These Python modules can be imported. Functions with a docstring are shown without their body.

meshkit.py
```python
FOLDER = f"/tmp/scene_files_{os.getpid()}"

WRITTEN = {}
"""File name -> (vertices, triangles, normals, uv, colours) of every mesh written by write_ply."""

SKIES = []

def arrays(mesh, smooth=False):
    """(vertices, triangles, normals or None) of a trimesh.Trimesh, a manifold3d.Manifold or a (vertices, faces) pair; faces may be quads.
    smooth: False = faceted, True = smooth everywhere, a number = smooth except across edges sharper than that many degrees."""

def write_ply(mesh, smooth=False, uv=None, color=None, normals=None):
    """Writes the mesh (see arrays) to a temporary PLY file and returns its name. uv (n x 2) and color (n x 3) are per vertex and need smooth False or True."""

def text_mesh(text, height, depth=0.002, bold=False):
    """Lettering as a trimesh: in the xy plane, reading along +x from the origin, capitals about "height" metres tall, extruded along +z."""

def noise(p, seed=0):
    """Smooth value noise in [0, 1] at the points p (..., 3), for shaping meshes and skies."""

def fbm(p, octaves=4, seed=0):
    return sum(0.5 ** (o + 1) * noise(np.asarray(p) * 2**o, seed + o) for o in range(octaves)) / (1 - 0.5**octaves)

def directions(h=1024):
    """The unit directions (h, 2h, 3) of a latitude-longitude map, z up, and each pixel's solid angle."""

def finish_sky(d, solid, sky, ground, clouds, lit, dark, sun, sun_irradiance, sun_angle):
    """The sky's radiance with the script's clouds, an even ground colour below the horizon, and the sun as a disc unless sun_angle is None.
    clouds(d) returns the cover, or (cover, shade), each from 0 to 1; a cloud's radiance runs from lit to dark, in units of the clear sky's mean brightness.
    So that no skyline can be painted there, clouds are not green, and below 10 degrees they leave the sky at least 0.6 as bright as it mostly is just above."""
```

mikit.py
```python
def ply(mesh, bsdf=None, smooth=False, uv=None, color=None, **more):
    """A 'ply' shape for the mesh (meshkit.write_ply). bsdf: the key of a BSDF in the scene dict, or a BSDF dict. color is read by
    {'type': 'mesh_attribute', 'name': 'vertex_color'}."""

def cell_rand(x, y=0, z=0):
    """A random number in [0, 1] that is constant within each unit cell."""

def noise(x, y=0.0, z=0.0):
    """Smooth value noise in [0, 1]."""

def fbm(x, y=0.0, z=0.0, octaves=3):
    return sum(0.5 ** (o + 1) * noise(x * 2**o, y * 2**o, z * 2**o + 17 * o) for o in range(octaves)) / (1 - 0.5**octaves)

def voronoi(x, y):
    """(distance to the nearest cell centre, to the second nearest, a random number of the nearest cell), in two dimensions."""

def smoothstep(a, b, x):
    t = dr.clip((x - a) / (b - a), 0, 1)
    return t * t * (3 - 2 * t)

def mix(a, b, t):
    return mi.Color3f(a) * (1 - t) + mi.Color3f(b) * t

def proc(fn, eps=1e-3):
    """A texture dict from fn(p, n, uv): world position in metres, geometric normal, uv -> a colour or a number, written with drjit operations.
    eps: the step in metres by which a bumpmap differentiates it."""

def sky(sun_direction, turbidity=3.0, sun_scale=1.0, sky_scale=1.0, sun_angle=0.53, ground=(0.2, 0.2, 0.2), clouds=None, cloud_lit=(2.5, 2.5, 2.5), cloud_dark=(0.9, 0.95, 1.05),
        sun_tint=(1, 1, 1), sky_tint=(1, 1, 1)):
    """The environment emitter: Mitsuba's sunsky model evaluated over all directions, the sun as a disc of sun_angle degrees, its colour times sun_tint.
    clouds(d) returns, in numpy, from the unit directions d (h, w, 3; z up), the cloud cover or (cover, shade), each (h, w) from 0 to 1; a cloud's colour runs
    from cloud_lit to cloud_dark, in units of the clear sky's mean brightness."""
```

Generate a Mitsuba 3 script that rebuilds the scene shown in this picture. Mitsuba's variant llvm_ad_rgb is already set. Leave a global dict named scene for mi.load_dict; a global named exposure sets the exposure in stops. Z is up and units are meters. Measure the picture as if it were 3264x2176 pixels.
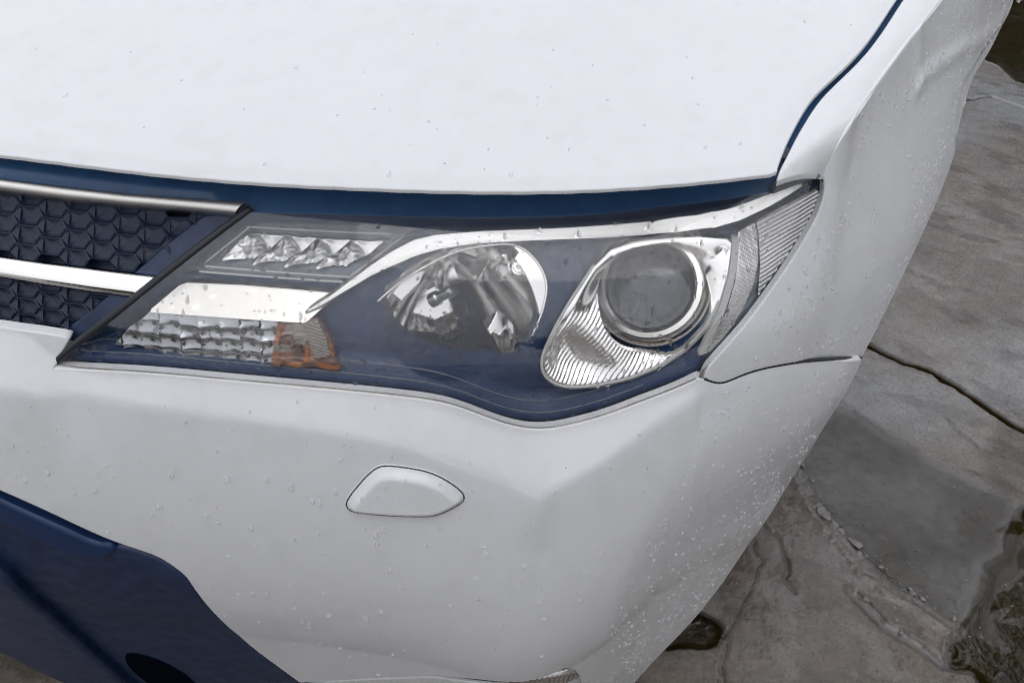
import math, random
import numpy as np, trimesh, mitsuba as mi, drjit as dr
import shapely
from shapely.geometry import Polygon, Point, LineString
from scipy.interpolate import PchipInterpolator, CubicSpline, LinearNDInterpolator
from scipy.ndimage import gaussian_filter
from scipy.spatial import Delaunay, cKDTree
import mikit, meshkit
from mikit import noise, fbm, smoothstep, mix, voronoi, cell_rand
T = mi.ScalarTransform4f
random.seed(7); RNG = np.random.default_rng(7)
scene, labels = {}, {}

# ---------------------------------------------------------------- camera, sky, exposure
FOV = 67.0
CAM = np.array([.95, -.148, 1.247])
def rot(yaw, pitch, roll):
    yaw, pitch, roll = np.radians([yaw, pitch, roll])
    f = np.array([-np.sin(yaw)*np.cos(pitch), np.cos(yaw)*np.cos(pitch), -np.sin(pitch)])
    r = np.array([np.cos(yaw), np.sin(yaw), 0]); u = np.cross(r, f)
    return np.cos(roll)*r+np.sin(roll)*u, -np.sin(roll)*r+np.cos(roll)*u, f
CR, CU, CF = rot(30, 38, 3)
scene['camera'] = {'type': 'perspective', 'fov': FOV, 'fov_axis': 'x', 'near_clip': .01, 'far_clip': 2000.0,
                   'to_world': T().look_at(origin=CAM.tolist(), target=(CAM+CF).tolist(), up=CU.tolist())}
SUN = np.array([.25, -.1, .95])
# an even rain sky, about twice as bright overhead as near the horizon
def cloud_layer(d):
    return np.ones(d.shape[:2]), np.clip(1.0-1.0*d[..., 2]+.55*(meshkit.fbm(d*np.array([3.5, 3.5, 6.]), 4, 3)-.5), 0, 1)
scene['sky'] = mikit.sky(SUN.tolist(), turbidity=3, sun_scale=.06, sun_angle=40, sun_tint=(.84, .95, 1.2), clouds=cloud_layer,
                         cloud_lit=(2.36, 2.43, 2.62), cloud_dark=(1.33, 1.33, 1.34), ground=(.12, .115, .105))
exposure = 2.64

# ---------------------------------------------------------------- design frame of the car's front corner: u along the front, w outward, z up
A_ = math.radians(37); O = np.array([.57, .33, 0.]); EU = np.array([math.cos(A_), math.sin(A_), 0]); EN = np.array([math.sin(A_), -math.cos(A_), 0]); EZ = np.array([0, 0, 1.])
def to_d(P):
    q = np.asarray(P)-O; return np.stack([q@EU, q[..., 2], q@EN], -1)
def from_d(u, z, w):
    u, z, w = np.broadcast_arrays(np.asarray(u, float), z, w)
    return O+u[..., None]*EU+w[..., None]*EN+z[..., None]*EZ
plan = np.array([(-.35, -.03), (-.1, .0), (.1, .035), (.28, .105), (.45, .195), (.62, .305), (.76, .41), (.86, .50), (.925, .60), (.955, .75), (.972, .95), (.98, 1.2), (.985, 1.5)])
_pd = to_d(np.c_[plan, np.zeros(len(plan))]); _u = np.arange(_pd[0, 0]-.3, _pd[-1, 0]+.2, .004); _w = PchipInterpolator(_pd[:, 0], _pd[:, 2], extrapolate=False)(np.clip(_u, _pd[0, 0], _pd[-1, 0]))
_w = np.where(_u < _pd[0, 0], _w+.72*(_u-_pd[0, 0]), np.where(_u > _pd[-1, 0], _w-1.3*(_u-_pd[-1, 0]), _w))
KU = CubicSpline(_u, gaussian_filter(_w, 14, mode='nearest'))      # a smooth plan curve
PZ = PchipInterpolator([.0, .15, .25, .32, .38, .5, .6, .66, .72, .75, .79, .83, .88, .93, .98, 1.05, 1.15, 1.3], [-.05, 0, .035, .048, .055, .05, .034, .018, .006, 0, -.014, -.045, -.10, -.155, -.195, -.225, -.255, -.285])
def sst(a, b, x):
    t = np.clip((x-a)/(b-a), 0, 1); return t*t*(3-2*t)
def master(u, z):
    return KU(u)+PZ(z)*(1-.7*sst(.22, .42, u))
def hood_b(x, y): return np.stack([np.ones_like(x), y, x*x, x*x*y, y*y, x**4], -1)
_hp = np.array([(0, .10, .912), (.2, .18, .918), (.5, .36, .93), (.7, .50, .945), (.83, .57, .966), (.83, 1.2, 1.075), (.2, 1.2, 1.125), (0, 1.2, 1.128), (.5, .75, 1.04), (.2, .6, 1.025), (0, .5, 1.015), (.85, .8, 1.01)])
HC = np.linalg.lstsq(hood_b(_hp[:, 0], _hp[:, 1]), _hp[:, 2], rcond=None)[0]
def hood_h(x, y): return hood_b(x, y)@HC

# ---------------------------------------------------------------- outlines of the panels, lamps, cracks and drops, in metres
TR = {
    'hood_front': [(-0.010422, 0.1179, 0.91087), (0.10468, 0.15193, 0.91901), (0.19715, 0.18274, 0.92246), (0.23956, 0.19881, 0.92351), (0.30192, 0.22189, 0.92377), (0.39728, 0.26365, 0.924), (0.46766, 0.30073, 0.92491), (0.56994, 0.35873, 0.92697), (0.61992, 0.38903, 0.92885), (0.68552, 0.43103, 0.93282), (0.74923, 0.47661, 0.93949), (0.79693, 0.51096, 0.94592), (0.82286, 0.53092, 0.95036)],
    'hood_side': [(0.82217, 0.5306, 0.95029), (0.81827, 0.55803, 0.9573), (0.81578, 0.58706, 0.96452), (0.81435, 0.61914, 0.97227), (0.81497, 0.65842, 0.98145), (0.82979, 0.74644, 1.0009), (0.83455, 0.88183, 1.0279), (0.83864, 0.98495, 1.0461), (0.84406, 1.1409, 1.0697)],
    'gap_out': [(0.8286, 0.52059, 0.94461), (0.82623, 0.53588, 0.94857), (0.82538, 0.55171, 0.9526), (0.82358, 0.58483, 0.96086), (0.8231, 0.61692, 0.96863), (0.82508, 0.66043, 0.97881), (0.83908, 0.753, 0.99932), (0.8437, 0.89333, 1.0272), (0.84858, 0.98729, 1.0438), (0.85758, 1.1271, 1.0655)],
    'crest_tip': [(0.8561, 0.59048, 0.93169), (0.85866, 0.60675, 0.95819)],
    'crest': [(0.86272, 0.64546, 0.97364), (0.86687, 0.73881, 0.99489), (0.87545, 0.83718, 1.0157), (0.88222, 0.91157, 1.0302), (0.88814, 0.99338, 1.0449), (0.90353, 1.1347, 1.068)],
    'fender_edge': [(0.86008, 0.59, 0.92401), (0.86296, 0.58829, 0.9155), (0.86432, 0.58032, 0.89743), (0.86184, 0.56789, 0.8774), (0.8577, 0.55254, 0.85643), (0.85162, 0.53331, 0.83345), (0.84394, 0.5114, 0.80899), (0.83475, 0.49072, 0.78661), (0.82776, 0.47801, 0.77133), (0.82151, 0.46723, 0.75714), (0.8209, 0.46439, 0.74969)],
    'seam': [(0.82113, 0.46433, 0.7487), (0.83528, 0.47658, 0.74112), (0.8493, 0.49266, 0.74587), (0.86506, 0.51184, 0.74938), (0.88158, 0.53357, 0.74811), (0.89863, 0.55983, 0.74239), (0.92196, 0.60717, 0.72432), (0.94691, 0.69087, 0.68085)],
    'fender_back2': [(0.96487, 1.0191, 0.83577), (0.95877, 1.0174, 0.86421), (0.9531, 1.0322, 0.89329), (0.95686, 1.1563, 0.89563), (0.96291, 1.3431, 0.88671), (0.96455, 1.5644, 0.89338), (0.96793, 1.7187, 0.89221), (0.96757, 1.7976, 0.92936)],
    'fender_back': [(0.94691, 0.69087, 0.68085), (0.95039, 0.71804, 0.71107), (0.95736, 0.77969, 0.74673), (0.96028, 0.82158, 0.77251), (0.96362, 0.88482, 0.79555), (0.96535, 0.95971, 0.81637), (0.9652, 1.0078, 0.83119)],
    'flare': [(0.92241, 0.79873, 0.95427), (0.92365, 0.81529, 0.95929), (0.9302, 0.87861, 0.96), (0.93954, 1.0012, 0.95564), (0.95367, 1.2668, 0.92398), (0.96766, 1.6311, 0.88238)],
    'flare2': [(0.92303, 0.8069, 0.95679), (0.91551, 0.78932, 0.99506), (0.90942, 0.77004, 1.0292), (0.90234, 0.74665, 1.0656), (0.89576, 0.72715, 1.0984)],
    'flange': [(0.2927, 0.11534, 0.75429), (0.30282, 0.11964, 0.75234), (0.36033, 0.14911, 0.75403), (0.43373, 0.18915, 0.75222), (0.50502, 0.23075, 0.74767), (0.55782, 0.26327, 0.74261), (0.59632, 0.2881, 0.737), (0.62461, 0.30641, 0.7292), (0.65411, 0.32419, 0.71345), (0.67461, 0.33702, 0.70356), (0.69111, 0.34821, 0.69873), (0.70875, 0.36153, 0.69888), (0.72909, 0.37835, 0.70443), (0.75227, 0.39849, 0.71311), (0.77769, 0.42244, 0.72657), (0.79665, 0.44093, 0.73544), (0.81484, 0.46037, 0.74613)],
    'lens_top': [(0.406, 0.28576, 0.88044), (0.44888, 0.31273, 0.88098), (0.50084, 0.3463, 0.88106), (0.5524, 0.38106, 0.88046), (0.6034, 0.41788, 0.88017), (0.65398, 0.4571, 0.88105), (0.70369, 0.50006, 0.88389), (0.75554, 0.53853, 0.89186), (0.79173, 0.55611, 0.90235), (0.82019, 0.56827, 0.91211), (0.83678, 0.57694, 0.92002), (0.84964, 0.5848, 0.92616)],
    'lens_right': [(0.85483, 0.58787, 0.92693), (0.85881, 0.58895, 0.92359), (0.86117, 0.5875, 0.91666), (0.8623, 0.5792, 0.89821), (0.85966, 0.56694, 0.87856), (0.85501, 0.55155, 0.85795), (0.84893, 0.53224, 0.83504), (0.84091, 0.50995, 0.81071), (0.83214, 0.48921, 0.78858), (0.82482, 0.47609, 0.77347), (0.81801, 0.46455, 0.75903), (0.81612, 0.46079, 0.75278)],
    'lens_bottom': [(0.81375, 0.45725, 0.74839), (0.7965, 0.43928, 0.74007), (0.77764, 0.42091, 0.73124), (0.75222, 0.3972, 0.71829), (0.72916, 0.37715, 0.70967), (0.70893, 0.36042, 0.70415), (0.69138, 0.34717, 0.70399), (0.67497, 0.33604, 0.70877), (0.65463, 0.32321, 0.71805), (0.6253, 0.30547, 0.73374), (0.59712, 0.28729, 0.74143), (0.55875, 0.26264, 0.74692), (0.50613, 0.23032, 0.75187), (0.43512, 0.18892, 0.75635), (0.36207, 0.14892, 0.75772), (0.30486, 0.11954, 0.7561), (0.29633, 0.11593, 0.75777)],
    'lens_left': [(0.298, 0.11791, 0.76152), (0.32307, 0.13885, 0.78352), (0.35076, 0.17439, 0.81339), (0.3723, 0.21328, 0.83962), (0.38755, 0.24577, 0.85843)],
    'bumper_seam': [(0.92286, 0.60891, 0.71985), (0.8993, 0.56062, 0.73919), (0.88222, 0.53403, 0.74517), (0.86567, 0.51206, 0.7466), (0.84989, 0.49276, 0.74317), (0.83632, 0.47696, 0.73784), (0.82274, 0.46478, 0.74455), (0.81783, 0.46066, 0.74682)],
    'bumper_top': [(0.3061, 0.12985, 0.78223), (0.28472, 0.12018, 0.78357), (0.24497, 0.10242, 0.78456), (0.18208, 0.075959, 0.7836), (0.097353, 0.045616, 0.77918)],
    'relief_line': [(0.11617, 0.017189, 0.73393), (0.20053, 0.048178, 0.73922), (0.26404, 0.074077, 0.7394), (0.37169, 0.13343, 0.73074), (0.48259, 0.1914, 0.72302), (0.57364, 0.24073, 0.70887), (0.6295, 0.26987, 0.69233), (0.67471, 0.29454, 0.66962), (0.7226, 0.31824, 0.64595)],
    'relief_line2': [(0.73925, 0.34053, 0.65765), (0.76767, 0.37603, 0.68002), (0.79958, 0.42105, 0.71296), (0.82324, 0.45726, 0.73335)],
    'relief_ridge': [(0.83735, 0.47469, 0.73472), (0.83483, 0.45877, 0.70824), (0.83153, 0.44233, 0.68556), (0.8247, 0.41937, 0.64312), (0.81839, 0.39971, 0.59918), (0.8126, 0.38327, 0.55335), (0.80854, 0.37251, 0.5073), (0.80578, 0.37036, 0.43459), (0.80019, 0.40069, 0.3092), (0.79441, 0.44439, 0.15973)],
    'bumper_left': [(0.3061, 0.12985, 0.78223), (0.28472, 0.12018, 0.78357), (0.24535, 0.10229, 0.7848), (0.18252, 0.07583, 0.78387), (0.098011, 0.045466, 0.77954), (0.11612, 0.016268, 0.73176), (0.11354, 0.011139, 0.7172), (0.11129, 0.0077633, 0.70703), (0.10316, -0.0024137, 0.6749), (0.099023, -0.0066735, 0.66068)],
    'bumper_low': [(0.1874, 0.016905, 0.64431), (0.25156, 0.038035, 0.62304), (0.30155, 0.057878, 0.5973), (0.34973, 0.080584, 0.5647), (0.38477, 0.097896, 0.5477), (0.39799, 0.10389, 0.53575), (0.4101, 0.10932, 0.51711), (0.41476, 0.11177, 0.49473), (0.42098, 0.11785, 0.45381), (0.42543, 0.1266, 0.41431), (0.43041, 0.1426, 0.35623), (0.44214, 0.159, 0.30109), (0.45902, 0.18084, 0.23222), (0.49731, 0.19767, 0.24944), (0.63295, 0.25266, 0.31534), (0.76929, 0.34013, 0.33437), (0.77625, 0.3602, 0.30676), (0.77948, 0.3762, 0.26927), (0.78058, 0.41203, 0.15715)],
    'bumper_arch': [(0.81059, 0.53386, 0.01229), (0.84022, 0.56132, 0.11172), (0.86717, 0.59405, 0.18582), (0.89005, 0.61642, 0.28489), (0.90917, 0.62217, 0.39925), (0.91929, 0.63332, 0.46293), (0.92867, 0.63669, 0.532), (0.93706, 0.62601, 0.6102), (0.94432, 0.64711, 0.65004), (0.94761, 0.6725, 0.6896)],
    'washer': [(0.56172, 0.20981, 0.63786), (0.56527, 0.21497, 0.64889), (0.56991, 0.2205, 0.6582), (0.57412, 0.2257, 0.6668), (0.5784, 0.23055, 0.67378), (0.58405, 0.23633, 0.68071), (0.59133, 0.24156, 0.6829), (0.6085, 0.25162, 0.68118), (0.62443, 0.26052, 0.67788), (0.63791, 0.26708, 0.67143), (0.64953, 0.27202, 0.66269), (0.65745, 0.27494, 0.65467), (0.66058, 0.275, 0.64817), (0.65904, 0.27191, 0.64228), (0.64893, 0.26203, 0.6334), (0.63916, 0.25384, 0.62768), (0.62866, 0.24674, 0.62641), (0.60221, 0.23052, 0.62626), (0.5795, 0.21745, 0.62747), (0.56572, 0.21, 0.6297)],
    'trim_top': [(-0.0075582, 0.15296, 0.91378), (0.061242, 0.17117, 0.91142), (0.15115, 0.20627, 0.91151), (0.25404, 0.2522, 0.9093), (0.35021, 0.30118, 0.90658), (0.42319, 0.34392, 0.90562), (0.52964, 0.41284, 0.90416), (0.5818, 0.45037, 0.90374), (0.65084, 0.50405, 0.90475), (0.72113, 0.5581, 0.90983), (0.77884, 0.57926, 0.92432), (0.81419, 0.58941, 0.93594)],
    'trim_right': [(0.81812, 0.58462, 0.92293), (0.81931, 0.57793, 0.90926)],
    'trim_low': [(0.7904, 0.5625, 0.89878), (0.75396, 0.54444, 0.88835), (0.70155, 0.50588, 0.88017), (0.65138, 0.46249, 0.87732), (0.60035, 0.4229, 0.87644), (0.54887, 0.38574, 0.87674), (0.49682, 0.35067, 0.87734), (0.44437, 0.3168, 0.87725), (0.40128, 0.28933, 0.87641), (0.39569, 0.29306, 0.8819), (0.35076, 0.2683, 0.88304), (0.2947, 0.23815, 0.88346), (0.2352, 0.21065, 0.88549), (0.17336, 0.18365, 0.8867), (0.10748, 0.15775, 0.88738), (0.02041, 0.12775, 0.88572)],
    'trim_ridge': [(0.019434, 0.13242, 0.89541), (0.10566, 0.16278, 0.89742), (0.17161, 0.18831, 0.89635), (0.23285, 0.2157, 0.89566), (0.29157, 0.24387, 0.89448), (0.35979, 0.27853, 0.8922)],
    'bar_up_top': [(0.023484, 0.12736, 0.88813), (0.11029, 0.15705, 0.88938), (0.1761, 0.18263, 0.88837), (0.23768, 0.20954, 0.88715), (0.29651, 0.23746, 0.8857), (0.35237, 0.26751, 0.88527), (0.39673, 0.2927, 0.88472)],
    'bar_up_low': [(0.030825, 0.1203, 0.87974), (0.1169, 0.15031, 0.88141), (0.18281, 0.17541, 0.87987), (0.24432, 0.20207, 0.87838), (0.30249, 0.23046, 0.87754), (0.35858, 0.25993, 0.87654), (0.39189, 0.27763, 0.87527)],
    'chrome_top': [(0.065229, 0.084328, 0.83384), (0.14935, 0.1147, 0.83621), (0.21346, 0.14044, 0.83559), (0.25413, 0.15803, 0.83465), (0.29333, 0.17627, 0.83385), (0.33166, 0.19472, 0.83266), (0.35639, 0.20724, 0.83194)],
    'chrome_low': [(0.077823, 0.073096, 0.82148), (0.1615, 0.10304, 0.82343), (0.22549, 0.12811, 0.82194), (0.26627, 0.14502, 0.82009), (0.30562, 0.16256, 0.81838), (0.32864, 0.1734, 0.81746), (0.34678, 0.18222, 0.81675)],
    'grille_out': [(0.016525, 0.12625, 0.87811), (0.17317, 0.17994, 0.87647), (0.29473, 0.23524, 0.87395), (0.38527, 0.28288, 0.87171), (0.37916, 0.27066, 0.86524), (0.35867, 0.22394, 0.83776), (0.33656, 0.18426, 0.81047), (0.30712, 0.14832, 0.77831), (0.29193, 0.13799, 0.77124), (0.26804, 0.12706, 0.77239), (0.22709, 0.10942, 0.77454), (0.072742, 0.052509, 0.76868)],
    'grille_band': [(0.3799, 0.27681, 0.87125), (0.39248, 0.28765, 0.87383), (0.37876, 0.25214, 0.85322), (0.36277, 0.21948, 0.83376), (0.3401, 0.18039, 0.80654), (0.30926, 0.14546, 0.77419), (0.29293, 0.1371, 0.77332), (0.28772, 0.13537, 0.77529), (0.32044, 0.17189, 0.8085), (0.33782, 0.20436, 0.83234), (0.35098, 0.234, 0.85134), (0.36399, 0.26355, 0.86821)],
    'lamp_floor': [(0.38316, 0.29689, 0.87629), (0.54005, 0.39773, 0.87575), (0.67753, 0.50589, 0.87934), (0.81544, 0.58892, 0.90642), (0.85283, 0.61472, 0.91756), (0.85919, 0.61469, 0.90437), (0.8572, 0.59021, 0.86322), (0.83838, 0.53311, 0.79371), (0.8215, 0.50188, 0.75187), (0.81209, 0.4861, 0.72459), (0.77121, 0.4436, 0.70784), (0.72101, 0.3976, 0.68458), (0.6816, 0.36636, 0.67929), (0.64338, 0.34134, 0.69346), (0.61281, 0.32288, 0.70983), (0.58344, 0.30395, 0.71786), (0.48881, 0.24455, 0.72948), (0.33862, 0.15977, 0.73495), (0.26215, 0.12231, 0.73501), (0.33339, 0.184, 0.80169), (0.37286, 0.2566, 0.85045)],
    'bowl': [(0.53757, 0.30709, 0.81786), (0.54496, 0.32302, 0.82795), (0.55718, 0.34512, 0.83965), (0.57171, 0.36786, 0.84907), (0.58686, 0.38649, 0.85453), (0.60413, 0.40238, 0.85676), (0.61936, 0.41397, 0.85695), (0.63417, 0.41866, 0.8525), (0.65078, 0.41679, 0.8421), (0.66234, 0.41102, 0.83041), (0.66772, 0.40085, 0.81779), (0.66972, 0.38898, 0.80483), (0.67453, 0.37677, 0.78268), (0.67205, 0.36637, 0.76384), (0.66053, 0.35218, 0.74743), (0.63056, 0.32776, 0.73876), (0.59693, 0.30522, 0.74516), (0.56552, 0.28839, 0.76071), (0.55582, 0.29194, 0.7841), (0.5468, 0.29968, 0.80408)],
    'bulb': [(0.56539, 0.35499, 0.80266)],
    'shroud': [(0.6899, 0.45421, 0.84023), (0.68781, 0.4361, 0.8266), (0.68437, 0.41422, 0.80905), (0.68156, 0.39604, 0.78968), (0.67946, 0.38502, 0.77135), (0.67982, 0.3801, 0.75813), (0.68458, 0.37962, 0.74543), (0.69499, 0.3849, 0.73523), (0.7081, 0.3938, 0.73064), (0.72925, 0.41033, 0.73155), (0.75626, 0.4336, 0.73875), (0.77815, 0.45565, 0.75129), (0.7934, 0.47476, 0.7672), (0.80353, 0.49251, 0.78708), (0.80575, 0.51027, 0.81091), (0.80495, 0.52438, 0.82905), (0.80113, 0.53694, 0.84679), (0.79664, 0.54493, 0.85843), (0.78661, 0.54471, 0.86308), (0.76309, 0.53415, 0.86253), (0.73409, 0.51501, 0.85914), (0.71046, 0.49418, 0.85691), (0.69594, 0.47569, 0.85228)],
    'turn_box': [(0.36407, 0.19342, 0.80675), (0.40595, 0.2166, 0.80639), (0.46854, 0.25268, 0.80496), (0.47089, 0.23821, 0.78059), (0.47066, 0.22985, 0.76022), (0.40396, 0.19171, 0.76345), (0.33337, 0.15575, 0.76933), (0.34575, 0.17051, 0.78812)],
    'drl_box': [(0.39364, 0.2848, 0.86598), (0.5145, 0.36085, 0.86564), (0.54536, 0.37937, 0.86357), (0.53155, 0.35885, 0.8559), (0.50926, 0.31146, 0.83043), (0.49773, 0.29556, 0.8226), (0.37333, 0.22372, 0.82561), (0.3601, 0.22055, 0.82972)],
    'side_box': [(0.79927, 0.54482, 0.86687), (0.83022, 0.57089, 0.88673), (0.85241, 0.5931, 0.90559), (0.85708, 0.59603, 0.90439), (0.85711, 0.58857, 0.89001), (0.85438, 0.57643, 0.87129), (0.84905, 0.56034, 0.85133), (0.84318, 0.54114, 0.82794), (0.83537, 0.51878, 0.80315), (0.82631, 0.49936, 0.78063), (0.81935, 0.48707, 0.76533), (0.80824, 0.47589, 0.76312), (0.8142, 0.49, 0.78452), (0.81495, 0.50733, 0.81104), (0.81091, 0.52457, 0.83638)],
    'chrome_strip': [(0.48777, 0.26078, 0.80973), (0.50174, 0.28191, 0.82182), (0.51148, 0.29984, 0.83262), (0.52057, 0.31867, 0.84326), (0.53092, 0.33939, 0.85355), (0.54267, 0.3585, 0.8614), (0.55732, 0.37385, 0.86492), (0.5898, 0.4007, 0.86721), (0.62325, 0.42697, 0.8682), (0.65698, 0.45371, 0.86909), (0.69044, 0.48195, 0.87069), (0.72406, 0.51116, 0.87244), (0.75888, 0.53634, 0.87938), (0.78696, 0.55315, 0.88878), (0.81402, 0.56903, 0.90147), (0.83714, 0.58276, 0.91269), (0.85232, 0.59393, 0.92012), (0.85364, 0.59304, 0.91626), (0.83945, 0.58056, 0.90638), (0.82407, 0.5689, 0.89615), (0.79865, 0.55043, 0.88074), (0.77855, 0.53649, 0.87212), (0.75073, 0.51732, 0.86524), (0.72303, 0.49595, 0.8624), (0.69606, 0.47294, 0.86161), (0.66214, 0.44572, 0.86094), (0.62849, 0.41911, 0.8601), (0.59209, 0.38994, 0.8586), (0.56742, 0.3668, 0.85491), (0.55315, 0.35103, 0.85085), (0.5375, 0.33035, 0.84348), (0.52451, 0.31326, 0.8368), (0.50999, 0.29141, 0.82575), (0.49781, 0.2734, 0.81607)],
    'chrome_panel': [(0.36751, 0.21945, 0.82019), (0.37257, 0.22452, 0.82239), (0.41884, 0.25152, 0.82258), (0.46228, 0.27651, 0.82126), (0.49796, 0.29735, 0.81968), (0.48859, 0.28258, 0.81105), (0.48042, 0.26957, 0.80244), (0.44254, 0.24694, 0.80316), (0.39908, 0.22199, 0.80396), (0.35186, 0.19599, 0.80434)],
    'drl_frame': [(0.40029, 0.28145, 0.864), (0.44821, 0.31044, 0.86381), (0.52993, 0.36135, 0.86193), (0.50364, 0.30573, 0.83287), (0.44591, 0.27285, 0.8359), (0.38487, 0.23738, 0.83658)],
    'amber': [(0.46683, 0.24489, 0.7997), (0.48316, 0.25739, 0.80266), (0.49863, 0.26748, 0.80312), (0.51014, 0.26473, 0.78905), (0.52373, 0.26072, 0.76041), (0.49531, 0.24351, 0.76255), (0.46855, 0.22758, 0.76404), (0.46862, 0.23501, 0.78165)],
    'amber_rib': [(0.48957, 0.25645, 0.80238), (0.49819, 0.26411, 0.80498), (0.50991, 0.26112, 0.79124), (0.51627, 0.25716, 0.77557), (0.50459, 0.24836, 0.77229), (0.49842, 0.2515, 0.78704)],
    'bowl_facet_a': [(0.5295, 0.32997, 0.80248), (0.5286, 0.34246, 0.81599), (0.54604, 0.36238, 0.82329), (0.55013, 0.35133, 0.81017), (0.54322, 0.33645, 0.79905)],
    'bowl_facet_b': [(0.5335, 0.31992, 0.78346), (0.54476, 0.33418, 0.79465), (0.56433, 0.35122, 0.79911), (0.56135, 0.34023, 0.78568), (0.54807, 0.32489, 0.77311)],
    'bowl_facet_c': [(0.5577, 0.32554, 0.75758), (0.56407, 0.33599, 0.77315), (0.57533, 0.34647, 0.77864), (0.59013, 0.35171, 0.76643), (0.59784, 0.35207, 0.75171), (0.58057, 0.3383, 0.7472)],
    'bowl_facet_d': [(0.60351, 0.3759, 0.79443), (0.60778, 0.39715, 0.81422), (0.61537, 0.4146, 0.82492), (0.62084, 0.41205, 0.819), (0.62094, 0.39503, 0.80218), (0.61317, 0.38185, 0.79277)],
    'bowl_facet_e': [(0.60337, 0.41607, 0.84379), (0.61229, 0.42384, 0.84463), (0.62187, 0.42365, 0.83906), (0.62048, 0.41796, 0.83535), (0.61242, 0.41436, 0.83729)],
    'bowl_facet_f': [(0.62199, 0.37143, 0.75681), (0.62994, 0.38279, 0.77099), (0.641, 0.39017, 0.76898), (0.64168, 0.38588, 0.75631), (0.6339, 0.37786, 0.74948)],
    'bowl_rim': [(0.5384, 0.30617, 0.81873), (0.54577, 0.32207, 0.82879), (0.55793, 0.34418, 0.84043), (0.5724, 0.36691, 0.8498), (0.58752, 0.38551, 0.85525), (0.60476, 0.40138, 0.85747), (0.61996, 0.41295, 0.85766), (0.63475, 0.41762, 0.85322), (0.65134, 0.41573, 0.84286), (0.66292, 0.40991, 0.83125), (0.66829, 0.39974, 0.81866), (0.67032, 0.38783, 0.80578), (0.66956, 0.37581, 0.79179)],
    'bulb_tip': [(0.59697, 0.3646, 0.82789)],
    'dimple': [(0.63287, 0.4073, 0.83937)],
    'proj': [(0.73694, 0.49396, 0.8114)],
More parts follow.
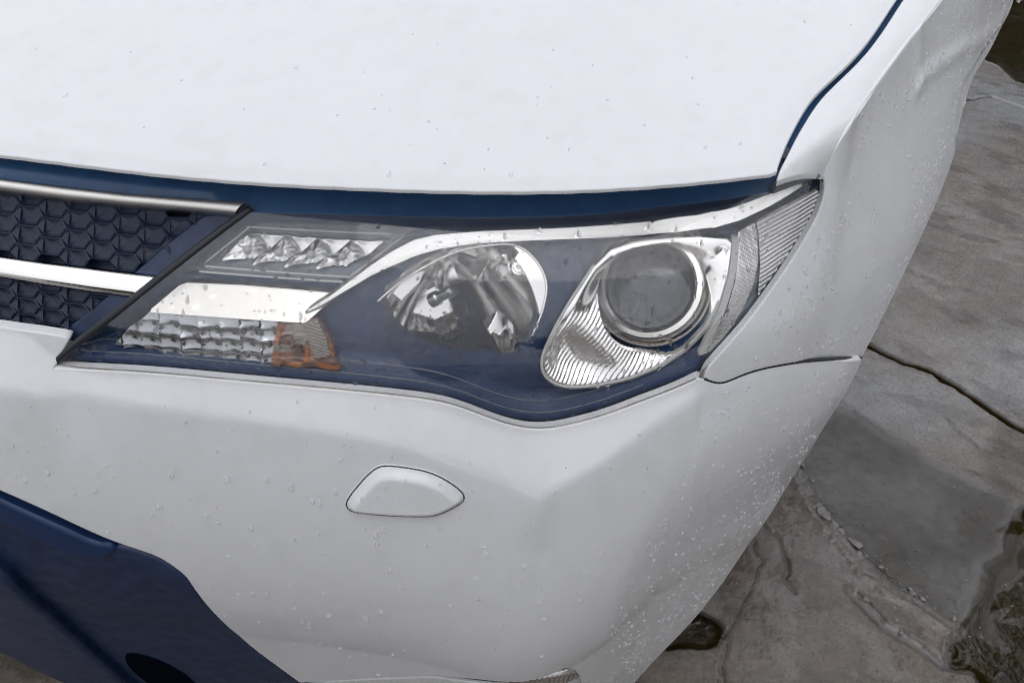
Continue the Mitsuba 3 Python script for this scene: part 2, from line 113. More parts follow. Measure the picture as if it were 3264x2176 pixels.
    'shroud_rim': [(0.69276, 0.45106, 0.8419), (0.6897, 0.43213, 0.82848), (0.68632, 0.41028, 0.81112), (0.68374, 0.39179, 0.79223), (0.6817, 0.38069, 0.77468), (0.6824, 0.376, 0.76215), (0.68712, 0.37544, 0.75019), (0.69753, 0.38051, 0.74024), (0.7101, 0.38909, 0.73624), (0.73105, 0.40545, 0.73716), (0.75778, 0.42855, 0.74424), (0.7794, 0.45061, 0.75649), (0.79446, 0.46975, 0.77209), (0.80442, 0.48773, 0.79151), (0.80743, 0.50639, 0.81382)],
    'side_arc': [(0.79718, 0.54111, 0.86594), (0.80205, 0.54352, 0.86647), (0.80928, 0.53093, 0.84775), (0.81378, 0.51626, 0.82651), (0.81525, 0.50023, 0.8047), (0.81366, 0.4867, 0.78417), (0.81077, 0.47692, 0.76699), (0.80724, 0.47385, 0.7674), (0.80975, 0.48636, 0.79032), (0.81096, 0.5012, 0.81032), (0.80796, 0.51811, 0.83358), (0.80335, 0.53055, 0.85082)],
    'side_arc2': [(0.80157, 0.5447, 0.87068), (0.81233, 0.55529, 0.87966), (0.81945, 0.55069, 0.86905), (0.82786, 0.54049, 0.84966), (0.83211, 0.52736, 0.82756), (0.83128, 0.51361, 0.80878), (0.82588, 0.49638, 0.78728), (0.81659, 0.48018, 0.76863), (0.81259, 0.47634, 0.76821), (0.81696, 0.48782, 0.78602), (0.81914, 0.50281, 0.80745), (0.81625, 0.51904, 0.83112), (0.81104, 0.53041, 0.84866)],
    'side_facet': [(0.8212, 0.55, 0.86998), (0.81324, 0.55564, 0.88271), (0.83147, 0.57156, 0.89783), (0.85313, 0.59062, 0.91432), (0.85703, 0.59184, 0.91129), (0.85745, 0.58431, 0.89582), (0.85507, 0.57274, 0.87718), (0.84985, 0.55578, 0.85494), (0.83922, 0.52624, 0.82161), (0.83175, 0.53855, 0.84705)],
    'seal': [(0.40317, 0.28886, 0.88236), (0.39379, 0.26975, 0.87194), (0.38442, 0.24903, 0.86052), (0.36927, 0.21634, 0.84172), (0.34791, 0.17722, 0.81558), (0.32089, 0.14127, 0.78621), (0.30312, 0.12473, 0.76789), (0.2928, 0.11606, 0.75656)],
    'seal_right': [(0.856, 0.5906, 0.92619), (0.86011, 0.59177, 0.92239), (0.86273, 0.59023, 0.91463), (0.86375, 0.58194, 0.89652), (0.86112, 0.56956, 0.87685), (0.85662, 0.55387, 0.85586), (0.85052, 0.5346, 0.83283), (0.84247, 0.51235, 0.80834), (0.83359, 0.49201, 0.78581), (0.82622, 0.47899, 0.77051), (0.81936, 0.46754, 0.7559), (0.81698, 0.46311, 0.74869)],
    'tip_trim': [(0.82057, 0.5605, 0.91312), (0.82358, 0.56465, 0.91967), (0.8333, 0.5695, 0.92516), (0.84871, 0.57761, 0.93322), (0.85271, 0.57974, 0.93445), (0.85476, 0.58003, 0.9327), (0.85316, 0.57863, 0.931), (0.84974, 0.57687, 0.93024), (0.83762, 0.57012, 0.92394)],
    'low_out': [(0.091674, -0.00043944, 0.66715), (0.17841, 0.019809, 0.63958), (0.24338, 0.04095, 0.6177), (0.34263, 0.083975, 0.55883), (0.37802, 0.10182, 0.54278), (0.40388, 0.11382, 0.51006), (0.413, 0.12268, 0.44514), (0.42251, 0.14803, 0.34722), (0.45339, 0.19054, 0.20666), (0.3645, 0.2416, -0.1582), (-0.17776, 0.18169, -1.0117), (-0.60407, 0.13112, -1.2141), (-0.82097, 0.1269, -1.0746), (-0.84419, 0.12059, -0.91529), (-0.20714, -0.0029741, 0.071774), (-0.43944, -0.01901, 0.055558), (0.0020088, -0.035576, 0.49027)],
    'low_pad': [(0.099023, -0.0066735, 0.66068), (0.18549, 0.014457, 0.6357), (0.24854, 0.034047, 0.60753), (0.29876, 0.054121, 0.58108), (0.33261, 0.070134, 0.55635), (0.34779, 0.07883, 0.55789), (0.34368, 0.075917, 0.5507), (0.3297, 0.067438, 0.54156), (0.30724, 0.055122, 0.54239), (0.28242, 0.043942, 0.56312), (0.24394, 0.029224, 0.58726), (0.17862, 0.0071465, 0.60847), (0.087793, -0.016054, 0.62707)],
    'low_lip': [(0.35121, 0.080413, 0.55423), (0.36215, 0.086202, 0.55143), (0.38357, 0.096779, 0.54053), (0.40131, 0.10503, 0.52311), (0.41082, 0.1098, 0.49477), (0.41323, 0.11292, 0.46383), (0.40051, 0.10771, 0.4538), (0.39192, 0.10053, 0.4892), (0.37518, 0.091477, 0.51085), (0.35135, 0.078922, 0.52734), (0.34244, 0.074399, 0.53796)],
    'low_skid': [(0.094465, -0.025335, 0.61286), (0.1755, -0.0082938, 0.56606), (0.21955, 0.0063989, 0.48709), (0.21671, 0.027015, 0.36184), (0.21607, 0.053023, 0.21442), (0.21654, 0.071179, 0.11426), (0.15508, 0.12828, -0.18246), (-0.056722, 0.13034, -0.45353), (0.11597, 0.056195, -0.0023587), (0.11933, 0.034598, 0.10943), (0.12212, 0.011994, 0.24884), (0.12757, 0.000978, 0.32496), (0.1328, -0.022604, 0.47398), (0.052904, -0.041612, 0.5309)],
    'low_hole': [(0.24715, 0.074276, 0.25423), (0.26266, 0.080247, 0.26139), (0.28058, 0.090951, 0.25201), (0.29589, 0.10508, 0.22025), (0.30318, 0.11718, 0.1776), (0.29786, 0.12743, 0.10889), (0.26558, 0.11545, 0.081179), (0.23921, 0.097273, 0.10866), (0.23118, 0.081636, 0.17418), (0.23431, 0.075505, 0.21559)],
    'fog_recess': [(0.43036, 0.19969, 0.17111), (0.47016, 0.21782, 0.18577), (0.61348, 0.27701, 0.25068), (0.75564, 0.37964, 0.25025), (0.76567, 0.4137, 0.18812), (0.7534, 0.52227, -0.1121), (0.70261, 0.4724, -0.17974), (0.39826, 0.28838, -0.20373)],
    'fog_lamp': [(0.70494, 0.28634, 0.33369), (0.77289, 0.36839, 0.28454), (0.77426, 0.37858, 0.257), (0.76467, 0.365, 0.25373), (0.75973, 0.36769, 0.219), (0.74451, 0.34507, 0.22784), (0.71805, 0.30416, 0.29388)],
    'crack_joint': [(0.90074, 1.8007, 0), (0.9529, 1.7715, 0), (0.99979, 1.7611, 0), (1.0442, 1.7522, 0), (1.0769, 1.7575, 0), (1.1177, 1.7558, 0), (1.1441, 1.7323, 0), (1.174, 1.7244, 0), (1.2318, 1.695, 0), (1.2923, 1.6613, 0), (1.332, 1.6487, 0), (1.4226, 1.6289, 0)],
    'crack_far': [(0.89817, 3.9568, 0), (0.97616, 4.0806, 0), (1.0255, 4.1335, 0), (1.0733, 4.1009, 0), (1.168, 4.0593, 0), (1.3435, 3.9899, 0)],
    'crack_thin': [(0.8737, 0.98453, 0), (0.8944, 0.95696, 0), (0.9148, 0.92081, 0), (0.923, 0.86822, 0), (0.92124, 0.8219, 0), (0.9132, 0.78396, 0), (0.91259, 0.74776, 0), (0.91791, 0.72571, 0), (0.92775, 0.70233, 0), (0.92767, 0.66479, 0), (0.93999, 0.64127, 0), (0.94794, 0.60009, 0)],
    'crack_thin2': [(0.87631, 1.0333, 0), (0.90741, 1.007, 0), (0.9342, 0.9924, 0), (0.96406, 0.94986, 0), (0.96844, 0.90524, 0), (0.99774, 0.89026, 0)],
    'crack_fine': [(1.1653, 1.5764, 0), (1.1973, 1.5534, 0), (1.2492, 1.5113, 0), (1.2944, 1.5171, 0)],
    'broken_edge': [(0.87089, 1.2064, 0), (0.91189, 1.189, 0), (0.94656, 1.1452, 0), (0.98532, 1.1021, 0), (1.0233, 1.0738, 0), (1.0735, 1.0384, 0), (1.096, 1.0109, 0), (1.1381, 0.99896, 0), (1.1789, 0.99187, 0), (1.2178, 0.98453, 0), (1.2705, 0.97767, 0)],
    'water_slot': [(1.0942, 0.94381, 0), (1.1251, 0.92886, 0), (1.1539, 0.91578, 0), (1.1852, 0.9062, 0), (1.2194, 0.90128, 0), (1.2492, 0.89123, 0)],
    'puddle_grey': [(0.87909, 1.212, 0), (0.89276, 1.2862, 0), (0.89929, 1.3948, 0), (0.92637, 1.4781, 0), (0.96967, 1.4889, 0), (1.0698, 1.4404, 0), (1.1676, 1.4232, 0), (1.2602, 1.4069, 0), (1.3307, 1.3944, 0), (1.3438, 1.3419, 0), (1.3274, 1.2388, 0), (1.3067, 1.1686, 0), (1.3017, 1.1013, 0), (1.2871, 1.0248, 0), (1.2711, 0.97811, 0), (1.2392, 0.97817, 0), (1.2181, 0.98256, 0), (1.1782, 0.9959, 0), (1.1369, 1.0051, 0), (1.0981, 1.0206, 0), (1.0757, 1.0399, 0), (1.0261, 1.077, 0), (0.9875, 1.1077, 0), (0.94972, 1.1473, 0), (0.91432, 1.1906, 0)],
    'puddle_brown': [(1.4019, 1.487, 0), (1.3402, 1.3577, 0), (1.3188, 1.2356, 0), (1.2997, 1.1677, 0), (1.2949, 1.1003, 0), (1.2809, 1.0272, 0), (1.2614, 0.97905, 0), (1.2553, 0.94705, 0), (1.2523, 0.90994, 0), (1.2593, 0.8853, 0), (1.3, 0.89763, 0), (1.3181, 0.85863, 0), (1.3205, 0.7743, 0), (1.4797, 0.83708, 0), (1.5177, 1.368, 0)],
    'puddle_small': [(0.84001, 0.73683, 0), (0.85659, 0.75743, 0), (0.88105, 0.75958, 0), (0.91119, 0.75411, 0), (0.92083, 0.74288, 0), (0.91781, 0.71461, 0), (0.90566, 0.69474, 0), (0.88826, 0.67452, 0), (0.8645, 0.66483, 0), (0.83353, 0.65044, 0), (0.8091, 0.64932, 0)],
    'puddle_far': [(0.90524, 4.7704, 0), (0.99952, 4.6691, 0), (1.0977, 4.4595, 0), (1.2355, 4.4155, 0), (1.4516, 5.0341, 0), (1.291, 6.3075, 0), (1.0291, 7.3153, 0), (0.88449, 6.2295, 0)],
    'ripple': [(1.2594, 0.92746, 0)],
    'ripple_r': [(1.2894, 0.94715, 0)],
    'chips': [(0.98742, 1.1187, 0), (0.99849, 1.1068, 0), (1.0169, 1.0934, 0), (1.0308, 1.0867, 0), (1.065, 1.077, 0), (0.97757, 1.1289, 0), (1.0075, 1.0992, 0)],
    'drops_bumper': [(0.32145, 0.074576, 0.62772), (0.33944, 0.086058, 0.6329), (0.3003, 0.067946, 0.65103), (0.34375, 0.093781, 0.65418), (0.38913, 0.10795, 0.60733), (0.39637, 0.11384, 0.61849), (0.44113, 0.13602, 0.61278), (0.45845, 0.15607, 0.65785), (0.5142, 0.18645, 0.65305), (0.53316, 0.19301, 0.63686), (0.55175, 0.20739, 0.65005), (0.54008, 0.19645, 0.63474), (0.51854, 0.17404, 0.58672), (0.54364, 0.18553, 0.57006), (0.47957, 0.15415, 0.59785), (0.42959, 0.11909, 0.5034), (0.47192, 0.14133, 0.49509), (0.4856, 0.14867, 0.49556), (0.45458, 0.1325, 0.48444), (0.54158, 0.17905, 0.50618), (0.49522, 0.15534, 0.46514), (0.5419, 0.1804, 0.46315), (0.46435, 0.14352, 0.42954), (0.51031, 0.16291, 0.47245), (0.51512, 0.18218, 0.37684), (0.59401, 0.24637, 0.69187), (0.55287, 0.21954, 0.68673), (0.61613, 0.22082, 0.52732), (0.66374, 0.24552, 0.49958), (0.68343, 0.26357, 0.54423), (0.57984, 0.20034, 0.46291), (0.596, 0.20816, 0.48022), (0.56361, 0.22325, 0.29315), (0.77621, 0.34793, 0.57618), (0.78514, 0.35323, 0.56196), (0.78427, 0.34573, 0.53136), (0.77512, 0.33789, 0.53974), (0.7734, 0.33078, 0.51112), (0.77658, 0.33196, 0.49582), (0.60559, 0.2178, 0.55266), (0.59102, 0.21751, 0.59899), (0.59278, 0.21633, 0.58807), (0.68584, 0.27512, 0.5872), (0.68925, 0.27449, 0.57515), (0.72243, 0.2967, 0.55778), (0.68841, 0.26193, 0.51245), (0.66602, 0.28152, 0.65518), (0.49211, 0.17599, 0.66103), (0.40971, 0.13005, 0.65853), (0.44912, 0.16009, 0.68949), (0.59658, 0.22267, 0.60791), (0.64534, 0.25302, 0.61023), (0.74948, 0.30343, 0.47419), (0.71165, 0.27297, 0.46442)],
    'drops_cover': [(0.5983, 0.23075, 0.66591), (0.61315, 0.24237, 0.6732), (0.57926, 0.21452, 0.65066), (0.63136, 0.24567, 0.64853), (0.64221, 0.25888, 0.66724), (0.59279, 0.22374, 0.6544), (0.61131, 0.23608, 0.65771)],
    'drops_hood': [(0.42251, 0.2968, 0.93006), (0.56002, 0.38664, 0.93593), (0.58381, 0.4237, 0.9427), (0.61903, 0.40705, 0.93384), (0.29105, 0.27235, 0.93958), (0.45959, 0.41011, 0.95584), (0.269, 0.34042, 0.96077), (0.69197, 0.53114, 0.95801), (0.55535, 0.58981, 0.98726), (0.58369, 0.51213, 0.96527), (0.4358, 0.38319, 0.95196), (0.35343, 0.34156, 0.95149), (0.35256, 0.41678, 0.97146), (0.51485, 0.424, 0.95194), (0.64349, 0.54677, 0.96672), (0.75552, 0.52945, 0.95267), (0.7002, 0.62426, 0.97952), (0.1852, 0.34744, 0.97008), (0.18483, 0.26582, 0.94766), (0.78121, 0.55023, 0.95652)],
    'drops_lens': [(0.50724, 0.26562, 0.81298), (0.53577, 0.28692, 0.81576), (0.47533, 0.2457, 0.813), (0.48911, 0.25279, 0.81153), (0.4285, 0.209, 0.80371), (0.44932, 0.21792, 0.79956), (0.47329, 0.22513, 0.7886), (0.49827, 0.23855, 0.78492), (0.51183, 0.28002, 0.82398), (0.53556, 0.3199, 0.84481), (0.51194, 0.34374, 0.87364), (0.51969, 0.3174, 0.8509), (0.51697, 0.30054, 0.83928), (0.50997, 0.29295, 0.83677), (0.48833, 0.28134, 0.83864), (0.46356, 0.26717, 0.83971), (0.44021, 0.25775, 0.84366), (0.40323, 0.21967, 0.82952), (0.37386, 0.20806, 0.83425), (0.37923, 0.17627, 0.79753), (0.39588, 0.19553, 0.80963), (0.37, 0.1673, 0.79142), (0.55935, 0.35697, 0.85981), (0.59108, 0.36573, 0.84989), (0.61576, 0.37008, 0.83967), (0.63776, 0.39696, 0.84757), (0.67298, 0.42773, 0.85061), (0.69184, 0.43374, 0.84457), (0.71487, 0.44132, 0.83676), (0.71922, 0.46664, 0.85263), (0.73111, 0.4518, 0.83482), (0.7484, 0.46897, 0.83723), (0.76098, 0.44981, 0.81201), (0.69817, 0.41263, 0.82336), (0.73387, 0.4207, 0.80503), (0.75068, 0.42339, 0.79219), (0.68142, 0.40725, 0.82985), (0.63892, 0.36568, 0.82125), (0.63351, 0.35167, 0.812), (0.56557, 0.33411, 0.83982), (0.56854, 0.30874, 0.81548), (0.61247, 0.32426, 0.79919), (0.65935, 0.35812, 0.79847), (0.56637, 0.27493, 0.76827), (0.48429, 0.22, 0.76163), (0.4238, 0.19716, 0.79114), (0.76297, 0.49448, 0.84943), (0.78536, 0.49105, 0.83442), (0.82627, 0.54234, 0.86806), (0.83802, 0.5534, 0.87658), (0.82413, 0.52448, 0.8465), (0.77623, 0.53653, 0.88302), (0.72504, 0.50718, 0.87701), (0.67243, 0.45221, 0.86774), (0.61532, 0.40779, 0.8668), (0.63976, 0.43206, 0.87093), (0.4548, 0.30503, 0.87234), (0.43064, 0.24373, 0.8368), (0.39434, 0.2045, 0.81973)],
}
def tr(name): return np.array(TR[name], float)

# ---------------------------------------------------------------- helpers
def key_of(name):
    if name not in scene: return name
    k = 1
    while f'{name}_{k:03d}' in scene: k += 1
    return f'{name}_{k:03d}'
def add(name, mesh, bsdf, smooth=35, **lab):
    k = key_of(name); scene[k] = mikit.ply(mesh, bsdf, smooth=smooth)
    if lab: labels[k] = lab
    return k
def cat(*ms):
    return trimesh.util.concatenate([m for m in ms if m is not None])
def resample(P, n=None, step=None, closed=False):
    P = np.asarray(P, float)
    if closed: P = np.vstack([P, P[:1]])
    s = np.r_[0, np.cumsum(np.linalg.norm(np.diff(P, axis=0), axis=1))]
    if n is None: n = max(2, int(round(s[-1]/step))+1)
    t = np.linspace(0, s[-1], n)
    Q = np.stack([np.interp(t, s, P[:, k]) for k in range(P.shape[1])], 1)
    return Q[:-1] if closed else Q
def spline(P, n, closed=False, soft=0):
    """a smooth curve through the points, evenly spaced"""
    P = np.asarray(P, float)
    Q = np.vstack([P, P[:1]]) if closed else P
    s = np.r_[0, np.cumsum(np.sqrt(np.linalg.norm(np.diff(Q, axis=0), axis=1)))]
    c = CubicSpline(s, Q, bc_type='periodic' if closed else 'natural')
    R = c(np.linspace(0, s[-1], 40*len(P)))
    if closed: return resample(R[:-1], n+1, closed=True)
    R = resample(R, n)
    if soft:
        from scipy.ndimage import gaussian_filter1d
        e = np.linspace(R[0], R[-1], n); R = e+gaussian_filter1d(np.vstack([-(R-e)[:0:-1], R-e, -(R-e)[-2::-1]]), soft, axis=0)[n-1:2*n-1]
    return R
def chaikin(P, k=2):
    for _ in range(k):
        A, B = P, np.roll(P, -1, 0); P = np.stack([.75*A+.25*B, .25*A+.75*B], 1).reshape(-1, P.shape[1])
    return P
def lift_d(p, w): return from_d(p[:, 0], p[:, 1], w)
def lift_h(p, w): return np.c_[p, w]
def sheet(poly, wf, step=.005, hem=.008, r=.0015, lift=lift_d, holes=()):
    """a panel: the outline (n x 2) filled with triangles at height wf, its edge rolled over with radius r and turned in by hem"""
    ring = resample(poly, step=step, closed=True)
    pg = Polygon(ring)
    if not pg.is_valid: pg = pg.buffer(0); pg = max(getattr(pg, 'geoms', [pg]), key=lambda g: g.area); ring = resample(np.array(pg.exterior.coords)[:-1], step=step, closed=True); pg = Polygon(ring)
    if not pg.exterior.is_ccw: ring = ring[::-1]; pg = Polygon(ring)
    rings = [ring]
    for hole in holes:
        hr = resample(hole, step=step, closed=True)
        if Polygon(hr).exterior.is_ccw: hr = hr[::-1]
        pg = pg.difference(Polygon(hr)); rings.append(hr)
    x0, y0, x1, y1 = pg.bounds
    gx, gy = np.meshgrid(np.arange(x0, x1, step), np.arange(y0, y1, step*.866)); gx = gx+(np.arange(len(gx)) % 2)[:, None]*step/2
    g = np.c_[gx.ravel(), gy.ravel()]
    inner = pg.buffer(-.55*step)
    g = g[shapely.contains_xy(inner, g[:, 0], g[:, 1])]
    p = np.vstack(rings+[g]); tri = Delaunay(p).simplices
    c = p[tri].mean(1); tri = tri[shapely.contains_xy(pg, c[:, 0], c[:, 1])]
    a = p[tri]; cr = (a[:, 1, 0]-a[:, 0, 0])*(a[:, 2, 1]-a[:, 0, 1])-(a[:, 1, 1]-a[:, 0, 1])*(a[:, 2, 0]-a[:, 0, 0])
    tri = tri[np.abs(cr) > 1e-12]; cr = cr[np.abs(cr) > 1e-12]
    tri[cr < 0] = tri[cr < 0][:, ::-1]
    w = wf(p); V = [lift(p, w)]; F = [tri]
    base, start = len(p), 0
    for ring in rings if hem else ():
        n = len(ring); t = np.roll(ring, -1, 0)-np.roll(ring, 1, 0); nn = np.c_[t[:, 1], -t[:, 0]]; nn /= np.linalg.norm(nn, axis=1, keepdims=True)+1e-12
        prev, ww = start+np.arange(n), w[start:start+n]; start += n
        for q, dw in [(r*math.sin(a), r*(1-math.cos(a))) for a in np.radians([25, 50, 75, 90])]+[(r, hem)]:
            V.append(lift(ring+nn*q, ww-dw)); cur = base+np.arange(n); base += n
            F += [np.c_[prev, cur, np.roll(cur, -1)], np.c_[prev, np.roll(cur, -1), np.roll(prev, -1)]]; prev = cur
    V, F = np.vstack(V), np.vstack(F)
    m = trimesh.Trimesh(V, F, process=False)
    ref = EN if lift is lift_d else EZ
    if (m.face_normals[:len(tri)]@ref).mean() < 0: m.invert()
    return m
def p2(P): return to_d(P)[:, :2]
def on_master(d=0.0, f=None):
    return lambda p: master(p[:, 0], p[:, 1])-d+(0 if f is None else f(p))
def relief(ctrl, sigma=.007, cell=.003, pad=.25):
    """w offset from the master surface, linear between control points (3-D), then softened"""
    q = to_d(np.vstack(ctrl)); dw = q[:, 2]-master(q[:, 0], q[:, 1])
    lo, hi = q[:, :2].min(0)-pad, q[:, :2].max(0)+pad
    us, zs = np.arange(lo[0], hi[0], cell), np.arange(lo[1], hi[1], cell)
    uu, zz = np.meshgrid(us, zs, indexing='ij')
    g = LinearNDInterpolator(q[:, :2], dw)(uu, zz)
    bad = np.isnan(g); d, i = cKDTree(q[:, :2]).query(np.c_[uu[bad], zz[bad]]); g[bad] = dw[i]
    g = gaussian_filter(g, sigma/cell)
    from scipy.interpolate import RectBivariateSpline
    s = RectBivariateSpline(us, zs, g, kx=3, ky=3)
    return lambda p: s.ev(p[:, 0], p[:, 1])
def tube(P, r, sides=8, closed=False, flat=1.0, cap=True):
    P = np.asarray(P, float); n = len(P)
    t = np.roll(P, -1, 0)-np.roll(P, 1, 0) if closed else np.gradient(P, axis=0)
    t /= np.linalg.norm(t, axis=1, keepdims=True)
    N = EN*.7+EZ*.7; a = np.cross(t, N); a /= np.linalg.norm(a, axis=1, keepdims=True); b = np.cross(a, t)
    ang = np.arange(sides)*2*np.pi/sides; r = np.broadcast_to(r, (n,))
    V = P[:, None]+r[:, None, None]*(np.cos(ang)[None, :, None]*a[:, None]+flat*np.sin(ang)[None, :, None]*b[:, None])
    i, j = np.meshgrid(np.arange(n if closed else n-1), np.arange(sides), indexing='ij'); i2, j2 = (i+1) % n, (j+1) % sides
    q = np.stack([i*sides+j, i*sides+j2, i2*sides+j2, i2*sides+j], -1).reshape(-1, 4)
    F = np.vstack([q[:, [0, 1, 2]], q[:, [0, 2, 3]]]); V = V.reshape(-1, 3)
    if cap and not closed:
        c = len(V); V = np.vstack([V, P[:1], P[-1:]]); k = np.arange(sides)
        F = np.vstack([F, np.c_[np.full(sides, c), (k+1) % sides, k], np.c_[np.full(sides, c+1), (n-1)*sides+k, (n-1)*sides+(k+1) % sides]])
    m = trimesh.Trimesh(V, F, process=False)
    if m.is_watertight and m.volume < 0: m.invert()
    return m
def grid(G):
    """a mesh from a grid of points (a, b, 3)"""
    a, b = G.shape[:2]; i, j = np.meshgrid(np.arange(a-1), np.arange(b-1), indexing='ij')
    q = np.stack([i*b+j, (i+1)*b+j, (i+1)*b+j+1, i*b+j+1], -1).reshape(-1, 4)
    return trimesh.Trimesh(G.reshape(-1, 3), np.vstack([q[:, [0, 1, 2]], q[:, [0, 2, 3]]]), process=False)
def bar(A, B, n=60, crown=.006, depth=.012, across=9):
    """a rounded moulding between two polylines"""
    A, B = resample(A, n), resample(B, n); M = []
    s = np.linspace(0, 1, across)
    up = np.cross(np.gradient(A, axis=0), B-A); up /= np.linalg.norm(up, axis=1, keepdims=True)
    if (up@EN).mean() < 0: up = -up
    rows = [A-up*depth]+[A+(B-A)*x+up*crown*math.sqrt(max(0, 1-(2*x-1)**2)) for x in s]+[B-up*depth]
    m = grid(np.stack(rows, 1))
    ends = []
    for e in (0, -1):
        L = np.array([r[e] for r in rows]); c = L.mean(0); k = len(L)
        ends.append(trimesh.Trimesh(np.vstack([L, c]), [(i, (i+1) % k, k) for i in range(k)], process=False))
    m = cat(m, *ends)
    if (m.face_normals@EN).sum() < 0 and False: m.invert()
    return m
def dome(c, axis, r, h, rings=10, seg=40):
    """a spherical cap of radius r and height h, its rim on the plane through c"""
    axis = np.asarray(axis, float); axis /= np.linalg.norm(axis)
    x = np.cross(axis, EZ); x /= np.linalg.norm(x); y = np.cross(axis, x)
    R = (r*r+h*h)/(2*h); th = math.asin(min(1, r/R)) if h <= r else math.pi-math.asin(r/R)
    a = np.linspace(0, 2*np.pi, seg, endpoint=False); G = []
    for k in range(rings+1):
        t = th*(k+.001)/(rings+.001); rr, hh = R*math.sin(t), h-R*(1-math.cos(t))
        G.append(c+rr*(np.cos(a)[:, None]*x+np.sin(a)[:, None]*y)+hh*axis)
    m = lathe_grid(np.stack(G), axis)
    return m
def lathe_grid(G, axis):
    a, b = G.shape[:2]; i, j = np.meshgrid(np.arange(a-1), np.arange(b), indexing='ij'); j2 = (j+1) % b
    q = np.stack([i*b+j, (i+1)*b+j, (i+1)*b+j2, i*b+j2], -1).reshape(-1, 4)
    m = trimesh.Trimesh(G.reshape(-1, 3), np.vstack([q[:, [0, 1, 2]], q[:, [0, 2, 3]]]), process=False)
    return m
def lathe(c, axis, prof, seg=64):
    """a turned body: prof = (radius, height along the axis)"""
    axis = np.asarray(axis, float); axis /= np.linalg.norm(axis)
    x = np.cross(axis, EZ); x /= np.linalg.norm(x); y = np.cross(axis, x); a = np.linspace(0, 2*np.pi, seg, endpoint=False)
    return lathe_grid(np.stack([c+r*(np.cos(a)[:, None]*x+np.sin(a)[:, None]*y)+h*axis for r, h in prof]), axis)

# ---------------------------------------------------------------- materials
def two(b): return {'type': 'twosided', 'b': b}
def rgb(*c): return {'type': 'rgb', 'value': list(c)}
def paint_colour(p, n, uv):
    # faint film of dust and dried water marks
    d = fbm(p.x*9, p.y*9, p.z*9, 4); s = smoothstep(.52, .72, fbm(p.x*60, p.y*60, p.z*30, 3)); k = smoothstep(.55, .75, fbm(p.x*5, p.y*12, p.z*9+4, 4))
    v = .825-.016*d-.014*s-.012*k
    return mi.Color3f(v*.985, v*.99, v)
scene['white_paint'] = two({'type': 'roughplastic', 'diffuse_reflectance': mikit.proc(paint_colour), 'int_ior': 1.52, 'alpha': .025, 'nonlinear': True})
def dark_fn(a, b, f=70.):
    def fn(p, n, uv):
        t = fbm(p.x*f, p.y*f, p.z*f, 3)
        return mix(a, b, smoothstep(.35, .75, t))
    return fn
scene['gloss_black'] = two({'type': 'roughplastic', 'diffuse_reflectance': mikit.proc(dark_fn((.026, .080, .190), (.032, .094, .215))), 'alpha': .14, 'int_ior': 1.48})
scene['grille_black'] = two({'type': 'roughplastic', 'diffuse_reflectance': rgb(.006, .012, .032), 'alpha': .22, 'int_ior': 1.38})
scene['matt_black'] = two({'type': 'roughplastic', 'diffuse_reflectance': mikit.proc(dark_fn((.010, .022, .062), (.015, .032, .084))), 'alpha': .30, 'int_ior': 1.45})
scene['seal_rubber'] = two({'type': 'roughplastic', 'diffuse_reflectance': rgb(.010, .013, .020), 'alpha': .25, 'int_ior': 1.45})
scene['bezel'] = two({'type': 'roughplastic', 'diffuse_reflectance': rgb(.009, .026, .075), 'alpha': .10, 'int_ior': 1.33})
scene['chrome'] = two({'type': 'roughconductor', 'material': 'Al', 'alpha': .03, 'specular_reflectance': rgb(.90, .89, .87)})
scene['chrome_soft'] = two({'type': 'roughconductor', 'material': 'Al', 'alpha': .14, 'specular_reflectance': rgb(.88, .87, .83)})
scene['chrome_cream'] = two({'type': 'roughconductor', 'material': 'Al', 'alpha': .12, 'specular_reflectance': rgb(.74, .72, .66)})
scene['satin'] = two({'type': 'roughconductor', 'material': 'Al', 'alpha': .32, 'specular_reflectance': rgb(.86, .85, .80)})
scene['lens_haze'] = two({'type': 'diffuse', 'reflectance': rgb(.62, .64, .68)})
def haze_and_veil(p, n, uv):   # haze of old polycarbonate, with a painted sky veil along the upper edge
    return .004+.055*smoothstep(.80, .90, p.z+.03*fbm(p.x*14, p.y*14, p.z*14, 3))*smoothstep(.9, .5, p.x)+.012*smoothstep(.5, .7, fbm(p.x*40, p.y*40, p.z*40, 3))
scene['clear_lens'] = {'type': 'blendbsdf', 'weight': mikit.proc(haze_and_veil), 'a': {'type': 'thindielectric', 'int_ior': 1.40}, 'b': {'type': 'ref', 'id': 'lens_haze'}}
scene['shade_black'] = two({'type': 'diffuse', 'reflectance': rgb(.003, .004, .007)})
scene['lens_glass'] = {'type': 'dielectric', 'int_ior': 1.33, 'ext_ior': 1.0}
scene['chrome_side'] = two({'type': 'roughconductor', 'material': 'Al', 'alpha': .16, 'specular_reflectance': rgb(.58, .58, .57)})
scene['chrome_facet'] = two({'type': 'roughconductor', 'material': 'Al', 'alpha': .22, 'specular_reflectance': rgb(.42, .42, .42)})
scene['chrome_bowl'] = two({'type': 'roughconductor', 'material': 'Al', 'alpha': .025, 'specular_reflectance': rgb(.70, .69, .67)})
scene['chrome_dim'] = two({'type': 'roughconductor', 'material': 'Al', 'alpha': .05, 'specular_reflectance': rgb(.34, .35, .36)})
scene['water'] = {'type': 'dielectric', 'int_ior': 1.33, 'ext_ior': 1.0}
scene['grey_plastic'] = two({'type': 'roughplastic', 'diffuse_reflectance': rgb(.13, .145, .17), 'alpha': .12})
scene['pale_plastic'] = two({'type': 'roughplastic', 'diffuse_reflectance': rgb(.42, .42, .41), 'alpha': .10})
scene['rib_plastic'] = two({'type': 'roughplastic', 'diffuse_reflectance': rgb(.16, .14, .12), 'alpha': .12})
